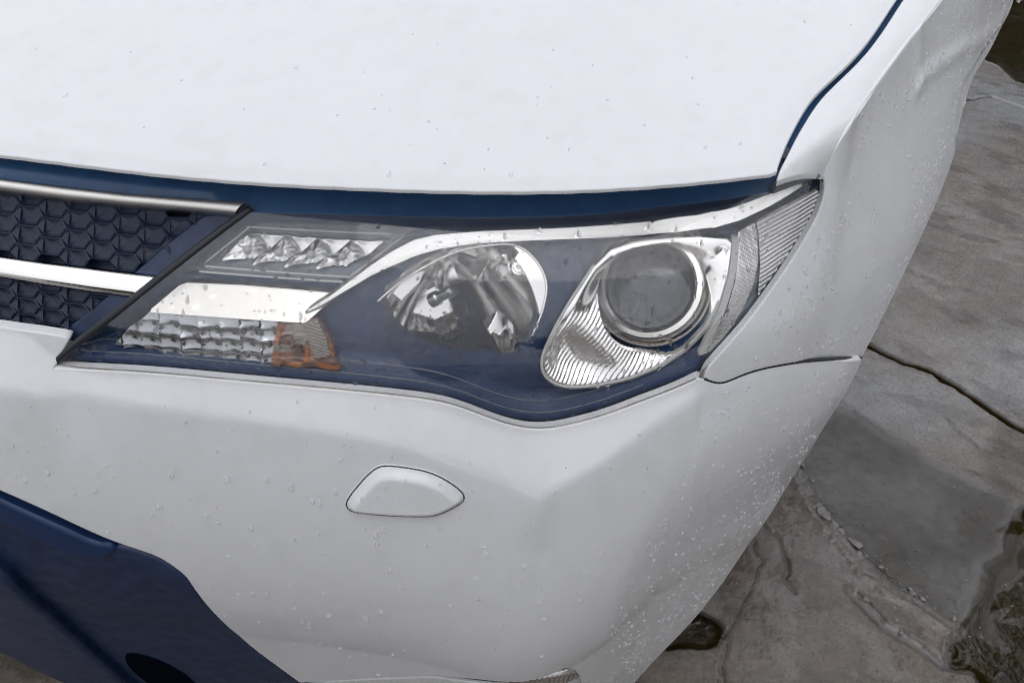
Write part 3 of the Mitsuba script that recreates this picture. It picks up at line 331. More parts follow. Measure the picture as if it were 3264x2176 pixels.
scene['flange_plastic'] = two({'type': 'roughplastic', 'diffuse_reflectance': mikit.proc(dark_fn((.20, .19, .16), (.36, .34, .29), 40.)), 'alpha': .15})
def amber_cells(p, n, uv):   # moulded amber, its refraction painted as brown and pale cells
    k = cell_rand(p.x*95, p.z*120, 3); return mix(mix((.085, .034, .020), (.27, .085, .026), smoothstep(.2, .5, k)), (.20, .17, .15), smoothstep(.78, .82, k))
scene['amber'] = two({'type': 'roughplastic', 'diffuse_reflectance': mikit.proc(amber_cells), 'alpha': .05})
scene['projector_glass'] = two({'type': 'roughplastic', 'diffuse_reflectance': rgb(.012, .016, .024), 'alpha': .02, 'int_ior': 1.6})
def dirty_edge(p, n, uv):
    t = fbm(p.x*90, p.y*90, p.z*90, 4); return mix((.33, .31, .27), (.03, .025, .02), smoothstep(.50, .62, t))
scene['dirty_edge'] = two({'type': 'roughplastic', 'diffuse_reflectance': mikit.proc(dirty_edge), 'alpha': .3})
scene['tyre_rubber'] = two({'type': 'roughplastic', 'diffuse_reflectance': rgb(.02, .02, .021), 'alpha': .4})

# ---------------------------------------------------------------- the car
labels['car'] = {'label': 'white car wet with rain, seen close at its front left corner with headlight and grille', 'category': 'car'}
# hood
hf, hs = spline(tr('hood_front'), 160, soft=7), spline(tr('hood_side'), 90, soft=2)
half = np.vstack([hf[hf[:, 0] > .02][:, :2], hs[1:, :2]])      # from the middle of the car to the rear of the hood
hood_poly = np.vstack([half, (half*np.array([-1, 1]))[::-1]])
hf = np.vstack([(half*np.array([-1, 1]))[::-1], half])
def hood_w(p):
    # the leading edge rolls down over the last two centimetres
    d, _ = cKDTree(hf).query(p)
    return hood_h(p[:, 0], p[:, 1])-.003*np.exp(-(d/.008)**2)
add('car__hood', sheet(hood_poly, hood_w, .007, .004, .0015, lift_h), 'white_paint')
# fender: top strip and side welded along the crest
go, cr = spline(tr('gap_out'), 90), spline(np.vstack([tr('crest_tip'), tr('crest')]), 90)
G = np.stack([go+(cr-go)*t+EZ*.006*math.sin(math.pi*t)*.6 for t in np.linspace(0, 1, 12)], 1)
top = grid(G)
if top.face_normals[:, 2].mean() < 0: top.invert()
lipg = grid(np.stack([G[:, 0], G[:, 0]+np.array([-.0012, 0, -.0015]), G[:, 0]+np.array([-.0015, 0, -.014])], 1))
lipf = grid(np.stack([G[0], G[0]+np.array([0, -.0012, -.0015]), G[0]+np.array([0, -.0015, -.005])], 1))
fe, se, fb2 = tr('fender_edge'), tr('seam'), tr('fender_back2')
fb = spline(np.vstack([tr('fender_back'), fb2]), 160, soft=9)
# the side leans in to meet the crest over its topmost ten centimetres
cq = to_d(np.vstack([cr, fb2[-1:]])); cq = cq[np.argsort(cq[:, 0])]
c_dw = np.polyfit(cq[:-1, 0], cq[:-1, 2]-master(cq[:-1, 0], cq[:-1, 1]), 4); c_z = np.polyfit(cq[:-1, 0], cq[:-1, 1], 4)
fl1, fl2, fl3 = LineString(p2(tr('flare'))), LineString(p2(tr('flare2'))), LineString(p2(fb2))
def flare_w(p):
    # pressed swage lines running back from the wheel arch, and the rolled lip of the arch
    P = shapely.points(p); return .0035*np.exp(-(shapely.distance(fl1, P)/.010)**2)+.002*np.exp(-(shapely.distance(fl2, P)/.009)**2)-.006*sst(.022, .012, shapely.distance(fl3, P))
def side_w(p):
    u = np.clip(p[:, 0], cq[0, 0], cq[-2, 0]); return flare_w(p)+np.polyval(c_dw, u)*np.clip(1-(np.polyval(c_z, u)-p[:, 1])/.34, 0, 1)**1.4*sst(.36, .43, u)
f_poly = np.vstack([p2(cr)[::-1], p2(spline(fe, 60, soft=1)), p2(spline(se, 40))[1:], p2(fb)[1:]])
add('car__fender', cat(top, lipg, lipf, sheet(f_poly, on_master(0, side_w), .006, .010, .002)), 'white_paint', 50)
# dark backing strip added as shade in the gap between hood and fender
gi = spline(tr('hood_side'), 60)
add('car__gap_backing', grid(np.stack([gi+np.array([-.03, .0, -.018]), gi+np.array([.0, 0, -.018]), spline(tr('gap_out'), 60)+np.array([.004, 0, -.012]), spline(tr('gap_out'), 60)+np.array([.008, .0, -.02])], 1)[6:]), 'gloss_black')
add('car__seam', tube(spline(tr('seam'), 80)-EN*.0012-EZ*.0008, .0022, 8), 'seal_rubber', True)
# bumper
flange = spline(tr('flange'), 160, soft=3)
lens_loop = np.vstack([spline(tr('lens_top'), 90, soft=3), spline(tr('lens_right'), 60, soft=1), spline(tr('lens_bottom'), 110, soft=2), spline(tr('lens_left'), 30)])
bs = spline(tr('bumper_seam'), 60)
def shaped_bumper():
    """the bumper's height over the master surface: a bright shoulder under the lamp down to a pressed line, then a face that curls under; a fold along the corner"""
    edge = to_d(np.vstack([tr('bumper_top'), flange, bs[::-1]])); o = np.argsort(edge[:, 0]); eu, ez = edge[o, 0], edge[o, 1]
    line = to_d(np.vstack([spline(tr('relief_line'), 60), spline(tr('relief_line2'), 30)[1:]])); ridge = to_d(spline(tr('relief_ridge'), 60))
    us, zs = np.arange(-.75, .75, .0025), np.arange(.02, .95, .0025); uu, zz = np.meshgrid(us, zs, indexing='ij')
    zf = gaussian_filter(np.interp(us, eu, ez), 5)[:, None]; zl = np.minimum(np.interp(us, line[:, 0], line[:, 1]), zf[:, 0]-.002)
    zl = np.where(us > line[-1, 0], zf[:, 0]-.002, zl)[:, None]; k = KU(uu)
    wf = master(uu, np.broadcast_to(zf, uu.shape))-k; fl = .78*(zf-zl); t = np.maximum(zl-zz, 0)
    fs = gaussian_filter(fl[:, 0]+wf[:, 0], 18, mode='nearest')[:, None]; face = wf+fl+(fs-wf-fl)*sst(.0, .09, t); tc = np.minimum(t, .35)
    w = np.where(zz > zf, master(uu, zz)-k, np.where(zz > zl, wf+fl*(zf-zz)/(zf-zl), face+.31*tc-.45*tc**2-.75*tc**3-.17*(t-tc)))
    ex = uu-np.interp(zz, ridge[::-1, 1], ridge[::-1, 0]); soft = .5*(ex+np.sqrt(ex**2+.010**2)); soft = .30*(1-np.exp(-soft/.30))
    w = w-.31*soft*sst(.0, .26, zf-zz)
    from scipy.interpolate import RectBivariateSpline
    s = RectBivariateSpline(us, zs, gaussian_filter(w+k-master(uu, zz), 1.3))
    return lambda p: s.ev(p[:, 0], p[:, 1])
b_dw = shaped_bumper()
bl, blo, ba = tr('bumper_left'), tr('bumper_low'), spline(tr('bumper_arch'), 80)
blo = np.vstack([spline(blo[:13], 120), blo[13:]])
b_poly = np.vstack([p2(bl), p2(blo), p2(ba), p2(bs), p2(flange)[::-1]])
add('car__bumper', sheet(b_poly, on_master(0, b_dw), .0034, .012, .002), 'white_paint')
# washer cover: a bevelled plate
wp = chaikin(p2(tr('washer')), 2); wpg = Polygon(wp)
def washer_w(p):
    d = shapely.distance(wpg.exterior, shapely.points(p)); return master(p[:, 0], p[:, 1])+b_dw(p)+.0012+.008*sst(0, .0085, d)
add('car__bumper__washer_cover', sheet(wp, washer_w, .0022, .004, .0012), 'white_paint', 60)
ring = resample(wp, 160, closed=True)
wl = lift_d(ring, master(ring[:, 0], ring[:, 1])+b_dw(ring)+.0007)
add('car__bumper__cover_gap', tube(wl, .0010, 6, True), 'seal_rubber')
# dark trim under the hood edge
t_poly = np.vstack([p2(spline(tr('trim_top'), 80, soft=2)), p2(tr('trim_right')), p2(spline(tr('trim_low')[:9], 60, soft=2)), p2(spline(tr('trim_low')[9:], 40, soft=2))])
rid = p2(tr('trim_ridge')); rl = LineString(rid)
def trim_w(p):
    d = shapely.distance(rl, shapely.points(p)); return master(p[:, 0], p[:, 1])-.011+.006*np.exp(-(d/.006)**2)
add('car__upper_trim', sheet(t_poly, trim_w, .005, .012, .002), 'gloss_black')
# grille
add('car__grille__upper_bar', bar(tr('bar_up_top'), tr('bar_up_low'), 70, .007, .012), 'satin', 50)
add('car__grille__chrome_bar', bar(tr('chrome_top'), tr('chrome_low'), 70, .004, .014), 'chrome', 50)
add('car__grille__backing', sheet(p2(tr('grille_out')), on_master(.034), .008, .004, .002), 'grille_black')
add('car__grille__frame', sheet(p2(tr('grille_band')), on_master(.014), .005, .014, .003), 'matt_black')
gp = Polygon(p2(tr('grille_out'))).buffer(-.002)
frame_pg = Polygon(p2(tr('grille_band'))).buffer(.001)
cb = Polygon(np.vstack([p2(tr('chrome_top')), p2(tr('chrome_low'))[::-1]])).buffer(.003)
gp = gp.difference(frame_pg).difference(cb)
def hex_cell(cu, cz, hw, hh):
    """one cell of the grille: a flat hexagonal recess in its frame, with a raised three-cornered facet at its inner end"""
    o = np.array([(-hw, 0), (-hw*.62, hh), (hw*.62, hh), (hw, 0), (hw*.62, -hh), (-hw*.62, -hh)])
    V, F = [], []
    for s, d in ((1.0, .0012), (.90, .0), (.80, .0022), (.34, .0045)):
        V.append(lift_d(np.array([cu, cz])+o*s, master(cu+o[:, 0]*s, cz+o[:, 1]*s)-.014-d))
    V.append(lift_d(np.array([[cu, cz]]), master(np.array([cu]), np.array([cz]))-.0195))
    for k in range(3):
        for i in range(6):
            j = (i+1) % 6; F += [(k*6+i, k*6+j, (k+1)*6+j), (k*6+i, (k+1)*6+j, (k+1)*6+i)]
    F += [(18+i, 18+(i+1) % 6, 24) for i in range(6)]
    t = np.array([(-hw*.98, hh*.10), (-hw*.50, hh*.80), (-hw*.42, -hh*.40), (-hw*.6, hh*.2)])+np.array([cu, cz])
    V.append(lift_d(t, master(t[:, 0], t[:, 1])-np.array([.0132, .0150, .0098, .021])))
    F += [(25, 26, 27), (25, 27, 28), (26, 28, 27), (25, 28, 26)]
    return trimesh.Trimesh(np.vstack(V), F, process=False)
HW, HH = .0150, .0064
gpb = gp.buffer(.004)
for c_ in range(-2, 34):
    for r_ in range(0, 24):
        cu, cz = -.74+c_*1.62*HW, .69+r_*2*HH+(c_ % 2)*HH
        if gpb.contains(Point(cu, cz)) and cu > -.62: add('car__grille__cell', hex_cell(cu, cz, HW*.985, HH*.985), 'grille_black', False)
# headlight
H = 'car__headlight__'
lp = p2(lens_loop)
add(H+'lens', sheet(lp, on_master(0), .006, .0, .001), 'clear_lens', True)
fl = Polygon(p2(tr('lamp_floor'))).buffer(0)
bu = p2(tr('bowl')); bc = p2(tr('bulb'))[0]
def floor_w(p):
    P = shapely.points(p); d = shapely.distance(Polygon(lp).exterior, P)
    w = -.012-.018*sst(0, .02, d)
    return master(p[:, 0], p[:, 1])+w
add(H+'bezel', sheet(np.array(fl.exterior.coords)[:-1], floor_w, .003, .06, .0012, holes=[chaikin(p2(tr(k)), 1) for k in ('bowl', 'shroud')]+[p2(tr(k)) for k in ('turn_box', 'drl_box', 'side_box')]), 'bezel')
sp_ = p2(tr('chrome_strip')); s_top, s_low = sp_[:22], sp_[22:][::-1]
def strip_w(p):
    # its face keeps one slant all the way out along the fender
    u = p[:, 0]; zc = .5*(np.interp(u, s_top[:, 0], s_top[:, 1])+np.interp(u, s_low[:, 0], s_low[:, 1]))
    return master(u, zc)-.72*(p[:, 1]-zc)-.0105
add(H+'chrome_strip', sheet(p2(tr('chrome_strip')), strip_w, .004, .008, .001), 'chrome_soft')
add(H+'chrome_panel', sheet(p2(tr('chrome_panel')), lambda p: master(p[:, 0], p[:, 1])-.016-.55*(p[:, 1]-p2(tr('chrome_panel'))[:, 1].mean()), .004, .008, .001), 'chrome_cream')
add(H+'light_box', sheet(p2(tr('drl_box')), on_master(.034), .004, .006, .001), 'grey_plastic')
# four LED reflectors in a row
dq = p2(tr('drl_frame'))
q00, q10, q11, q01 = dq[5], dq[3], dq[2], dq[0]      # lower left, lower right, upper right, upper left
def bil(a, b): return (1-b)*((1-a)*q00+a*q10)+b*((1-a)*q01+a*q11)
for i in range(4):
    a0, a1 = .08+i*.215, .08+(i+.97)*.215
    quad = np.array([bil(a0, .12), bil(a1, .12), bil(a1, .80), bil(a0, .80)])
    cen = bil((a0+a1)/2, .32)
    def led_w(p, cen=cen, i=i):
        q = (p-cen)/np.array([.016, .011]); r2 = (q**2).sum(1); an = np.arctan2(q[:, 1], q[:, 0])
        f = meshkit.noise(np.c_[an*3.2, np.sqrt(r2)*2.2, np.full(len(p), i*7.)], 5)
        return master(p[:, 0], p[:, 1])-.020-.011*np.clip(1-r2*.45, 0, 1)+.004*(f-.5)
    add(H+'led_reflector', sheet(quad, led_w, .0012, .003, .0006), 'chrome_side', 30)
    c3 = lift_d(cen[None], master(cen[:1], cen[1:])-.030)[0]
    add(H+'led_lamp', dome(c3, EN+EZ*.6, .0045, .004, 6, 16), 'pale_plastic', True)
def seg_on(a, b, d, n=24):
    q = np.linspace(0, 1, n)[:, None]*(np.asarray(b)-a)+a; return lift_d(q, master(q[:, 0], q[:, 1])-d)
for (a, b, d, r) in ((bil(.0, 1.0), bil(.92, 1.0), .019, .0009), (bil(-.02, .10), bil(.02, .98), .019, .0008), (bil(.0, .02), bil(1.0, .02), .017, .0011), (bil(.0, -.12), bil(1.0, -.10), .017, .0011), (bil(1.0, .0), bil(1.0, 1.0), .018, .0009)):
    add(H+'light_guide', tube(seg_on(a, b, d), r, 8), 'pale_plastic', True)
# turn signal: stepped reflector with an amber block
tb = p2(tr('turn_box'))
def turn_w(p):
    q = p-tb[0]; x = q[:, 0]/.019; y = q[:, 1]/.0115
    fx, fy = x-np.floor(x)-.5, y-np.floor(y)-.5
    return master(p[:, 0], p[:, 1])-.016+.05*(p[:, 1]-tb[:, 1].min())-.0035*(1-(fx**2+fy**2)*2.2)+.009*(meshkit.noise(np.c_[np.floor(x)*1.7+.5, np.floor(y)*1.3+.5, 0*x], 4)-.5)*fx+.008*(meshkit.noise(np.c_[np.floor(x)*1.7+9.5, np.floor(y)*1.3+.5, 0*x], 6)-.5)*fy
add(H+'turn_reflector', sheet(tb, turn_w, .0018, .004, .0008), 'chrome_dim', 20)
add(H+'amber_block', sheet(p2(tr('amber')), lambda p: master(p[:, 0], p[:, 1])-.013+.0016*(np.floor(p[:, 1]/.011) % 2)+.005*(meshkit.noise(np.c_[np.floor(p[:, :1]*75), np.floor(p[:, 1:]*90), p[:, :1]*0], 2)-.5)*np.sin(p[:, 0]*170), .0015, .006, .001), 'amber', 20)
ab = p2(tr('amber_rib'))
add(H+'ribbed_block', sheet(ab, lambda p: master(p[:, 0], p[:, 1])-.009+.0009*np.sin((p[:, 1]+.25*p[:, 0])*2300), .0006, .004, .0006), 'rib_plastic', 30)
# high beam bowl with its bulb
bpg = Polygon(bu)
bx = np.array([bc[0]+.016, bc[1]+.004]); top_rim = bu[np.argmax(bu[:, 1])]; A0 = 12.5
w_0 = master(top_rim[:1], top_rim[1:])[0]-.002-A0*((top_rim-bx)**2).sum(); sect = RNG.random((40, 3))
bowl_facets = [Polygon(p2(tr('bowl_facet_'+k_))) for k_ in 'abcdef']
def bowl_w(p):
    # a paraboloid about a level axis, built of facets: fluted wedges on its inner side, broad panels on the other
    q = p-bx; rr = np.hypot(q[:, 0], q[:, 1]); rho = rr/.065; ang = (np.arctan2(q[:, 1], q[:, 0])/(2*np.pi)) % 1
    k = ang*11; i = np.floor(k).astype(int) % 11; f = k-np.floor(k); ring = (rho > .5).astype(int)
    pan = (sect[i+11*ring, 0]-.5)*.034*(f-.5)*rho+(sect[i+11*ring, 1]-.35)*.040*(rho-.5)*rho
    left = sst(.28, .36, ang)*sst(.72, .64, ang)
    flute = .0030*np.abs(np.sin(ang*2*np.pi*19))*sst(.2, .6, rho)*left
    base = w_0+A0*rr**2+6*np.maximum(-q[:, 1]-.012, 0)**2+pan+flute
    P = shapely.points(p)      # facets added where bright patches belong, tilted to mirror the sky
    for g, s in zip(bowl_facets, (.62, .80, .72, .55, .7, .85)):
        c = np.array([g.centroid.x, g.centroid.y]); d = shapely.distance(g.exterior, P)*np.where(shapely.contains(g, P), 1, -1)
        flat = w_0+A0*((c-bx)**2).sum()+.004-s*(p[:, 1]-c[1])-.25*(p[:, 0]-c[0]); base = base+(flat-base)*sst(-.0010, .0010, d)
    return np.minimum(base, master(p[:, 0], p[:, 1])-.014)
add(H+'high_beam_reflector', sheet(chaikin(bu, 1), bowl_w, .0011, .004, .001), 'chrome_bowl', 24)
add(H+'reflector_rim', tube(spline(tr('bowl_rim'), 70), .0011, 8), 'chrome_soft', True)
b0, b1 = tr('bulb')[0], tr('bulb_tip')[0]; ax = b1-b0; L = np.linalg.norm(ax)
add(H+'bulb', lathe(b0, ax, [(.0075, 0), (.0075, .2*L), (.0055, .25*L), (.0055, .5*L), (.006, .52*L), (.006, .62*L), (.0045, .68*L), (.0, .7*L)], 28), 'chrome_dim', 40)
dm = tr('dimple')[0]
add(H+'adjuster', lathe(dm, EN+EZ*.8, [(.011, -.004), (.011, .0), (.0095, .001), (.006, -.001), (.0045, .001), (0, .0015)], 28), 'chrome', 30)
# projector lamp with its fluted shroud
sh = p2(tr('shroud')); spg = Polygon(sh); pc = tr('proj')[0]; pq = to_d(pc[None])[0]
pax = np.array([.10, -.80, .60]); R0 = .0455
fdir = np.array([math.cos(math.radians(-38)), math.sin(math.radians(-38))])
def shroud_w(p):
    d = shapely.distance(spg.exterior, shapely.points(p)); q = p-pq[:2]; rr = np.hypot(q[:, 0], q[:, 1])
    s = (q@fdir)/.0042; tri = np.abs(s-np.floor(s)-.5)*2
    low = sst(.0, -.012, q[:, 1]+.2*q[:, 0]*0-.0)*sst(.043, .047, rr)*sst(.002, .006, d)
    return master(p[:, 0], p[:, 1])-.020+.06*(p[:, 1]-sh[:, 1].min())-.012*sst(.0, .02, d)+.0024*tri*low+.006*np.sin((q@np.array([.75, .66]))*95+1.2)*sst(.0, .02, d)
ha = np.linspace(0, 2*np.pi, 60, endpoint=False); hole = pq[:2]+(R0+.012)*np.c_[np.cos(ha), .9*np.sin(ha)]
hole = np.array(Polygon(hole).intersection(spg.buffer(-.003)).exterior.coords)[:-1]
add(H+'projector_shroud', sheet(sh, shroud_w, .0011, .006, .001, holes=[hole]), 'chrome', 25)
add(H+'shroud_rim', tube(spline(tr('shroud_rim'), 80), .0016, 8), 'pale_plastic', True)
add(H+'projector_ring', lathe(pc, pax, [(R0+.012, -.02), (R0+.0105, -.004), (R0+.008, .001), (R0+.003, .002), (R0+.001, -.001), (R0-.001, -.006), (R0-.003, -.008)], 90), 'chrome_soft', 40)
add(H+'projector_ring', lathe(pc-pax*.008, pax, [(R0+.020, -.02), (R0+.019, -.004), (R0+.0165, -.001), (R0+.014, -.004), (R0+.0125, -.012)], 90), 'chrome', 40)
gl = dome(pc-pax*.004, pax, R0-.002, .021, 18, 72); n_ = len(gl.vertices); k_ = np.arange(72)
cap = np.c_[np.full(72, n_), n_-72+(k_+1) % 72, n_-72+k_]
gl = trimesh.Trimesh(np.vstack([gl.vertices, pc-pax*.004]), np.vstack([gl.faces, cap]), process=False)
if gl.volume < 0: gl.invert()
add(H+'projector_lens', gl, 'lens_glass', 40)
add(H+'projector_housing', lathe(pc, pax, [(R0-.0018, -.005), (R0-.004, -.020), (.026, -.045), (.020, -.052), (0, -.053)], 60), 'projector_glass', 40)
add(H+'projector_shade', lathe(pc-pax*.030+np.array([0, 0, -.010]), pax, [(.030, 0), (.024, .003), (.012, .002), (0, .002)], 40), 'projector_glass', 40)
# side lamp at the outer end
sb = p2(tr('side_box'))
add(H+'side_reflector', sheet(sb, lambda p: master(p[:, 0], p[:, 1])-.014, .003, .008, .001), 'grey_plastic')
add(H+'side_rim', sheet(p2(tr('side_arc')), on_master(.010), .002, .006, .0008), 'pale_plastic')
s2 = p2(tr('side_arc2'))
add(H+'side_guide', sheet(s2, lambda p: master(p[:, 0], p[:, 1])-.011+.0007*np.sin((p[:, 1]+.5*p[:, 0])*1900), .0011, .004, .0006), 'chrome_side', 30)
add(H+'side_facets', sheet(p2(tr('side_facet')), lambda p: master(p[:, 0], p[:, 1])-.009+.0012*meshkit.noise(np.c_[p*np.array([150, 60]), p[:, :1]*0], 8)+.0005*np.sin((p[:, 1]-.6*p[:, 0])*1700), .0010, .004, .0006), 'chrome_facet', 30)
for o_ in (.010, .017):  # pale tubes standing in for two highlight lines along the bezel
    q_ = p2(flange)[6:-14]+np.array([0, o_]); add(H+'bezel_glint', tube(lift_d(q_, floor_w(q_)+.0002), .0007, 6), 'grey_plastic', True)
# seals round the lamp
add(H+'left_seal', tube(spline(tr('seal'), 60), .0040, 10, flat=.8), 'seal_rubber', True)
add(H+'lower_flange', tube(flange, .0026, 10, flat=.8), 'flange_plastic', True)
add(H+'outer_seal', tube(spline(tr('seal_right'), 90), .0017, 8), 'dirty_edge', True)
add(H+'tip_trim', sheet(p2(tr('tip_trim')), on_master(-.009), .002, .010, .001), 'grey_plastic')
# dark lower bumper
lo = p2(tr('low_out'))
add('car__lower_bumper', sheet(lo, on_master(.007, b_dw), .006, .02, .003), 'matt_black')
add('car__lower_bumper__pad', sheet(chaikin(p2(tr('low_pad')), 1), on_master(-.004, b_dw), .004, .014, .005), 'bezel')
add('car__lower_bumper__lip', sheet(chaikin(p2(tr('low_lip')), 2), on_master(-.001, b_dw), .004, .010, .005), 'matt_black')
add('car__lower_bumper__skid_plate', sheet(p2(tr('low_skid')), on_master(-.009, b_dw), .006, .04, .006), 'matt_black')
add('car__lower_bumper__tow_shade', sheet(chaikin(p2(tr('low_hole')), 2), on_master(.005, b_dw), .003, .001, .001), 'shade_black')  # flat black patch, standing in for the shade inside the tow hole
add('car__fog_lamp__recess', sheet(p2(tr('fog_recess')), on_master(.02, b_dw), .006, .004, .002), 'white_paint')
add('car__fog_lamp__reflector', sheet(p2(tr('fog_lamp')), lambda p: master(p[:, 0], p[:, 1])+b_dw(p)-.004+.001*np.sin(p[:, 0]*900), .002, .006, .001), 'chrome', 30)

for k_, l_ in (('car__lower_bumper', 'dark blue-black plastic lower bumper'), ('car__headlight__amber_block', 'amber block of the turn signal'), ('car__grille__chrome_bar', 'mirror-bright chrome bar across the dark grille'),
               ('car__grille__upper_bar', 'satin silver bar along the top of the grille'), ('car__headlight__projector_lens', 'dark round glass of the projector lamp'), ('car__bumper__washer_cover', 'small white almond-shaped washer cover')): labels[k_] = {'label': l_}

# front wheel, arch liner and a light-blocking box added behind the bumper corner
wc, wx = np.array([.73, 1.32, .335]), np.array([1., 0, 0])
add('car__wheel__tyre', lathe(wc, wx, [(.215, -.09), (.225, -.105), (.30, -.112), (.325, -.098), (.335, -.07), (.336, 0), (.335, .07), (.325, .098), (.30, .112), (.225, .105), (.215, .09)], 72), 'tyre_rubber', 40)
spokes = [bar(wc+np.array([.085, math.cos(a-.09)*.05, math.sin(a-.09)*.05])+np.linspace(0, 1, 6)[:, None]*np.array([0, math.cos(a)*.165, math.sin(a)*.165]), wc+np.array([.085, math.cos(a+.09)*.05, math.sin(a+.09)*.05])+np.linspace(0, 1, 6)[:, None]*np.array([0, math.cos(a+.12)*.165, math.sin(a+.12)*.165]), 6, .008, .02, 5) for a in np.arange(5)*2*np.pi/5]
add('car__wheel__rim', cat(lathe(wc, wx, [(.195, -.08), (.214, -.085), (.216, .0), (.218, .092), (.208, .094), (.200, .07), (.195, -.08)], 60), lathe(wc, wx, [(.062, .06), (.060, .092), (.045, .098), (0, .100)], 36), *spokes), 'satin', 40)
la = np.linspace(math.radians(-12), math.radians(192), 40)
add('car__arch_liner', grid(np.stack([np.stack([np.full(40, x), wc[1]+.40*np.cos(la), wc[2]+.40*np.sin(la)], 1) for x in (.45, .60, .75, .885)], 1)), 'matt_black', 60)
ub = trimesh.creation.box((1.0, .72, .36)); ub = trimesh.Trimesh(ub.vertices, ub.faces); ub = trimesh.convex.convex_hull(np.vstack([ub.vertices*np.array([1, .9, 1]), ub.vertices*np.array([.94, 1, .86])]))
ub.apply_translation([-.05, .66, .46]); add('car__light_block', ub, 'matt_black', 30)
# ---------------------------------------------------------------- ground
def axis_coords(a, b, fine, far):
    x = list(np.arange(a, b, fine)); s = fine
    while x[-1] < far: s *= 1.35; x.append(x[-1]+s)
    s = fine
    while x[0] > -far: s *= 1.35; x.insert(0, x[0]-s)
    return np.array(x)
gx = axis_coords(.72, 1.62, .0032, 900)
gy = axis_coords(.5, 1.9, .0032, 900); gy = np.sort(np.r_[gy[(gy < 1.9)], np.arange(1.9, 4.6, .009), np.arange(4.6, 8, .03), gy[gy > 8.2]])
XX, YY = np.meshgrid(gx, gy, indexing='ij'); g2 = np.c_[XX.ravel(), YY.ravel()]
P3 = np.stack([XX, YY, 0*XX], -1)
near = (XX > .5) & (XX < 2.2) & (YY > .3) & (YY < 8)
ZZ = .005*(meshkit.fbm(P3*np.array([7, 7, 1]), 4, 11)-.5)+.0016*(meshkit.fbm(P3*np.array([60, 60, 1]), 3, 12)-.5)+.0016*np.minimum(0, meshkit.fbm(P3*np.array([130, 130, 1]), 2, 13)-.42)
ZZ[(np.abs(XX) > 6) | (np.abs(YY) > 9)] = 0
def dist_line(name, wob=.006, f=25):
    L = LineString(tr(name)[:, :2]); out = np.full(XX.shape, 9.); q = P3[near]
    q = q[:, :2]+wob*np.stack([meshkit.fbm(q*f, 3, 5)-.5, meshkit.fbm(q*f+9, 3, 6)-.5], -1)*2
    out[near] = shapely.distance(L, shapely.points(q)); return out
def inside(name, wob=.012, f=18):
    """signed distance to the wobbled outline, positive inside"""
    G_ = Polygon(tr(name)[:, :2]).buffer(0); out = np.full(XX.shape, -9.); q = P3[near]
    q = q[:, :2]+wob*np.stack([meshkit.fbm(q*f, 4, 15)-.5, meshkit.fbm(q*f+9, 4, 16)-.5], -1)*2
    s = shapely.points(q); out[near] = np.where(shapely.contains(G_, s), 1, -1)*shapely.distance(G_.exterior, s); return out
d1 = dist_line('crack_joint', .008)
ZZ -= .036*np.exp(-(d1/.0075)**2)+.004*np.exp(-(d1/.02)**2)
ZZ -= .016*np.exp(-(dist_line('crack_far', .012)/.008)**2)
for nm in ('crack_thin', 'crack_thin2', 'crack_fine'):
    ZZ -= .007*np.exp(-(dist_line(nm, .008, 40)/.0028)**2)
ZZ += .006*np.exp(-((dist_line('broken_edge', .012)-.012)/.012)**2)*(.4+meshkit.fbm(P3*70, 3, 21))
ZZ -= .008*np.exp(-(dist_line('water_slot', .008)/.012)**2)
WL = -.0035
for nm, dep in (('puddle_grey', .005), ('puddle_brown', .016), ('puddle_small', .018), ('puddle_far', .008)):
    s = inside(nm); ZZ -= dep*sst(-.006, .03 if nm != 'puddle_small' else .02, s)
    if nm != 'puddle_grey': ZZ -= .004*sst(-.004, .004, s)
    else: ZZ -= .0045*sst(-.01, .01, s)
g = grid(np.stack([XX, YY, ZZ], -1))
if g.face_normals[:, 2].mean() < 0: g.invert()
def concrete(p, n, uv):
    a = fbm(p.x*2.2, p.y*2.2, 0, 4); b = fbm(p.x*31, p.y*31, 2, 4); c = fbm(p.x*190, p.y*190, 5, 3)
    base = mix((.118, .108, .100), (.146, .148, .153), smoothstep(.35, .65, a))
    damp_to_sheen = smoothstep(1.9, .75, p.y+.5*(a-.5)); base = mix(base*1.36, base*mi.Color3f(.86, .74, .62), damp_to_sheen)  # brown wet area near the car; farther off, a painted wet sheen lightens
    base = base*(.78+.44*b)*(.72+.56*c)
    stain = smoothstep(.57, .66, fbm(p.x*7+3, p.y*15, 8, 5)); base = mix(base, base*mi.Color3f(.66, .64, .64), stain*.8)
    pale = smoothstep(.60, .72, fbm(p.x*16+7, p.y*16, 4, 4)); base = mix(base, mi.Color3f(.20, .195, .188), pale*.35)
    grit = smoothstep(.74, .80, noise(p.x*420, p.y*420, 9)); base = mix(base, mi.Color3f(.05, .045, .04), grit*.6)
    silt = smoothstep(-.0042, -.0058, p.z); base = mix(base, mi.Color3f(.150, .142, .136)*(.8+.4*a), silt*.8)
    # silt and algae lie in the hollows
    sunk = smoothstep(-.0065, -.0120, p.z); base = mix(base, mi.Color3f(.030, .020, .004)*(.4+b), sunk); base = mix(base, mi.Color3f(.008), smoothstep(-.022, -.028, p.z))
    return base
def wetness(p, n, uv): return smoothstep(.32, .52, fbm(p.x*5+1, p.y*5, 3, 4))
def grain(p, n, uv): return fbm(p.x*240, p.y*240, 1, 3)*.6+.4*smoothstep(.62, .70, fbm(p.x*70, p.y*70, 6, 3))
scene['dry_concrete'] = {'type': 'roughplastic', 'diffuse_reflectance': mikit.proc(concrete), 'alpha': .35, 'int_ior': 1.36}
scene['wet_concrete'] = {'type': 'roughplastic', 'diffuse_reflectance': mikit.proc(concrete), 'alpha': .05, 'int_ior': 1.45}
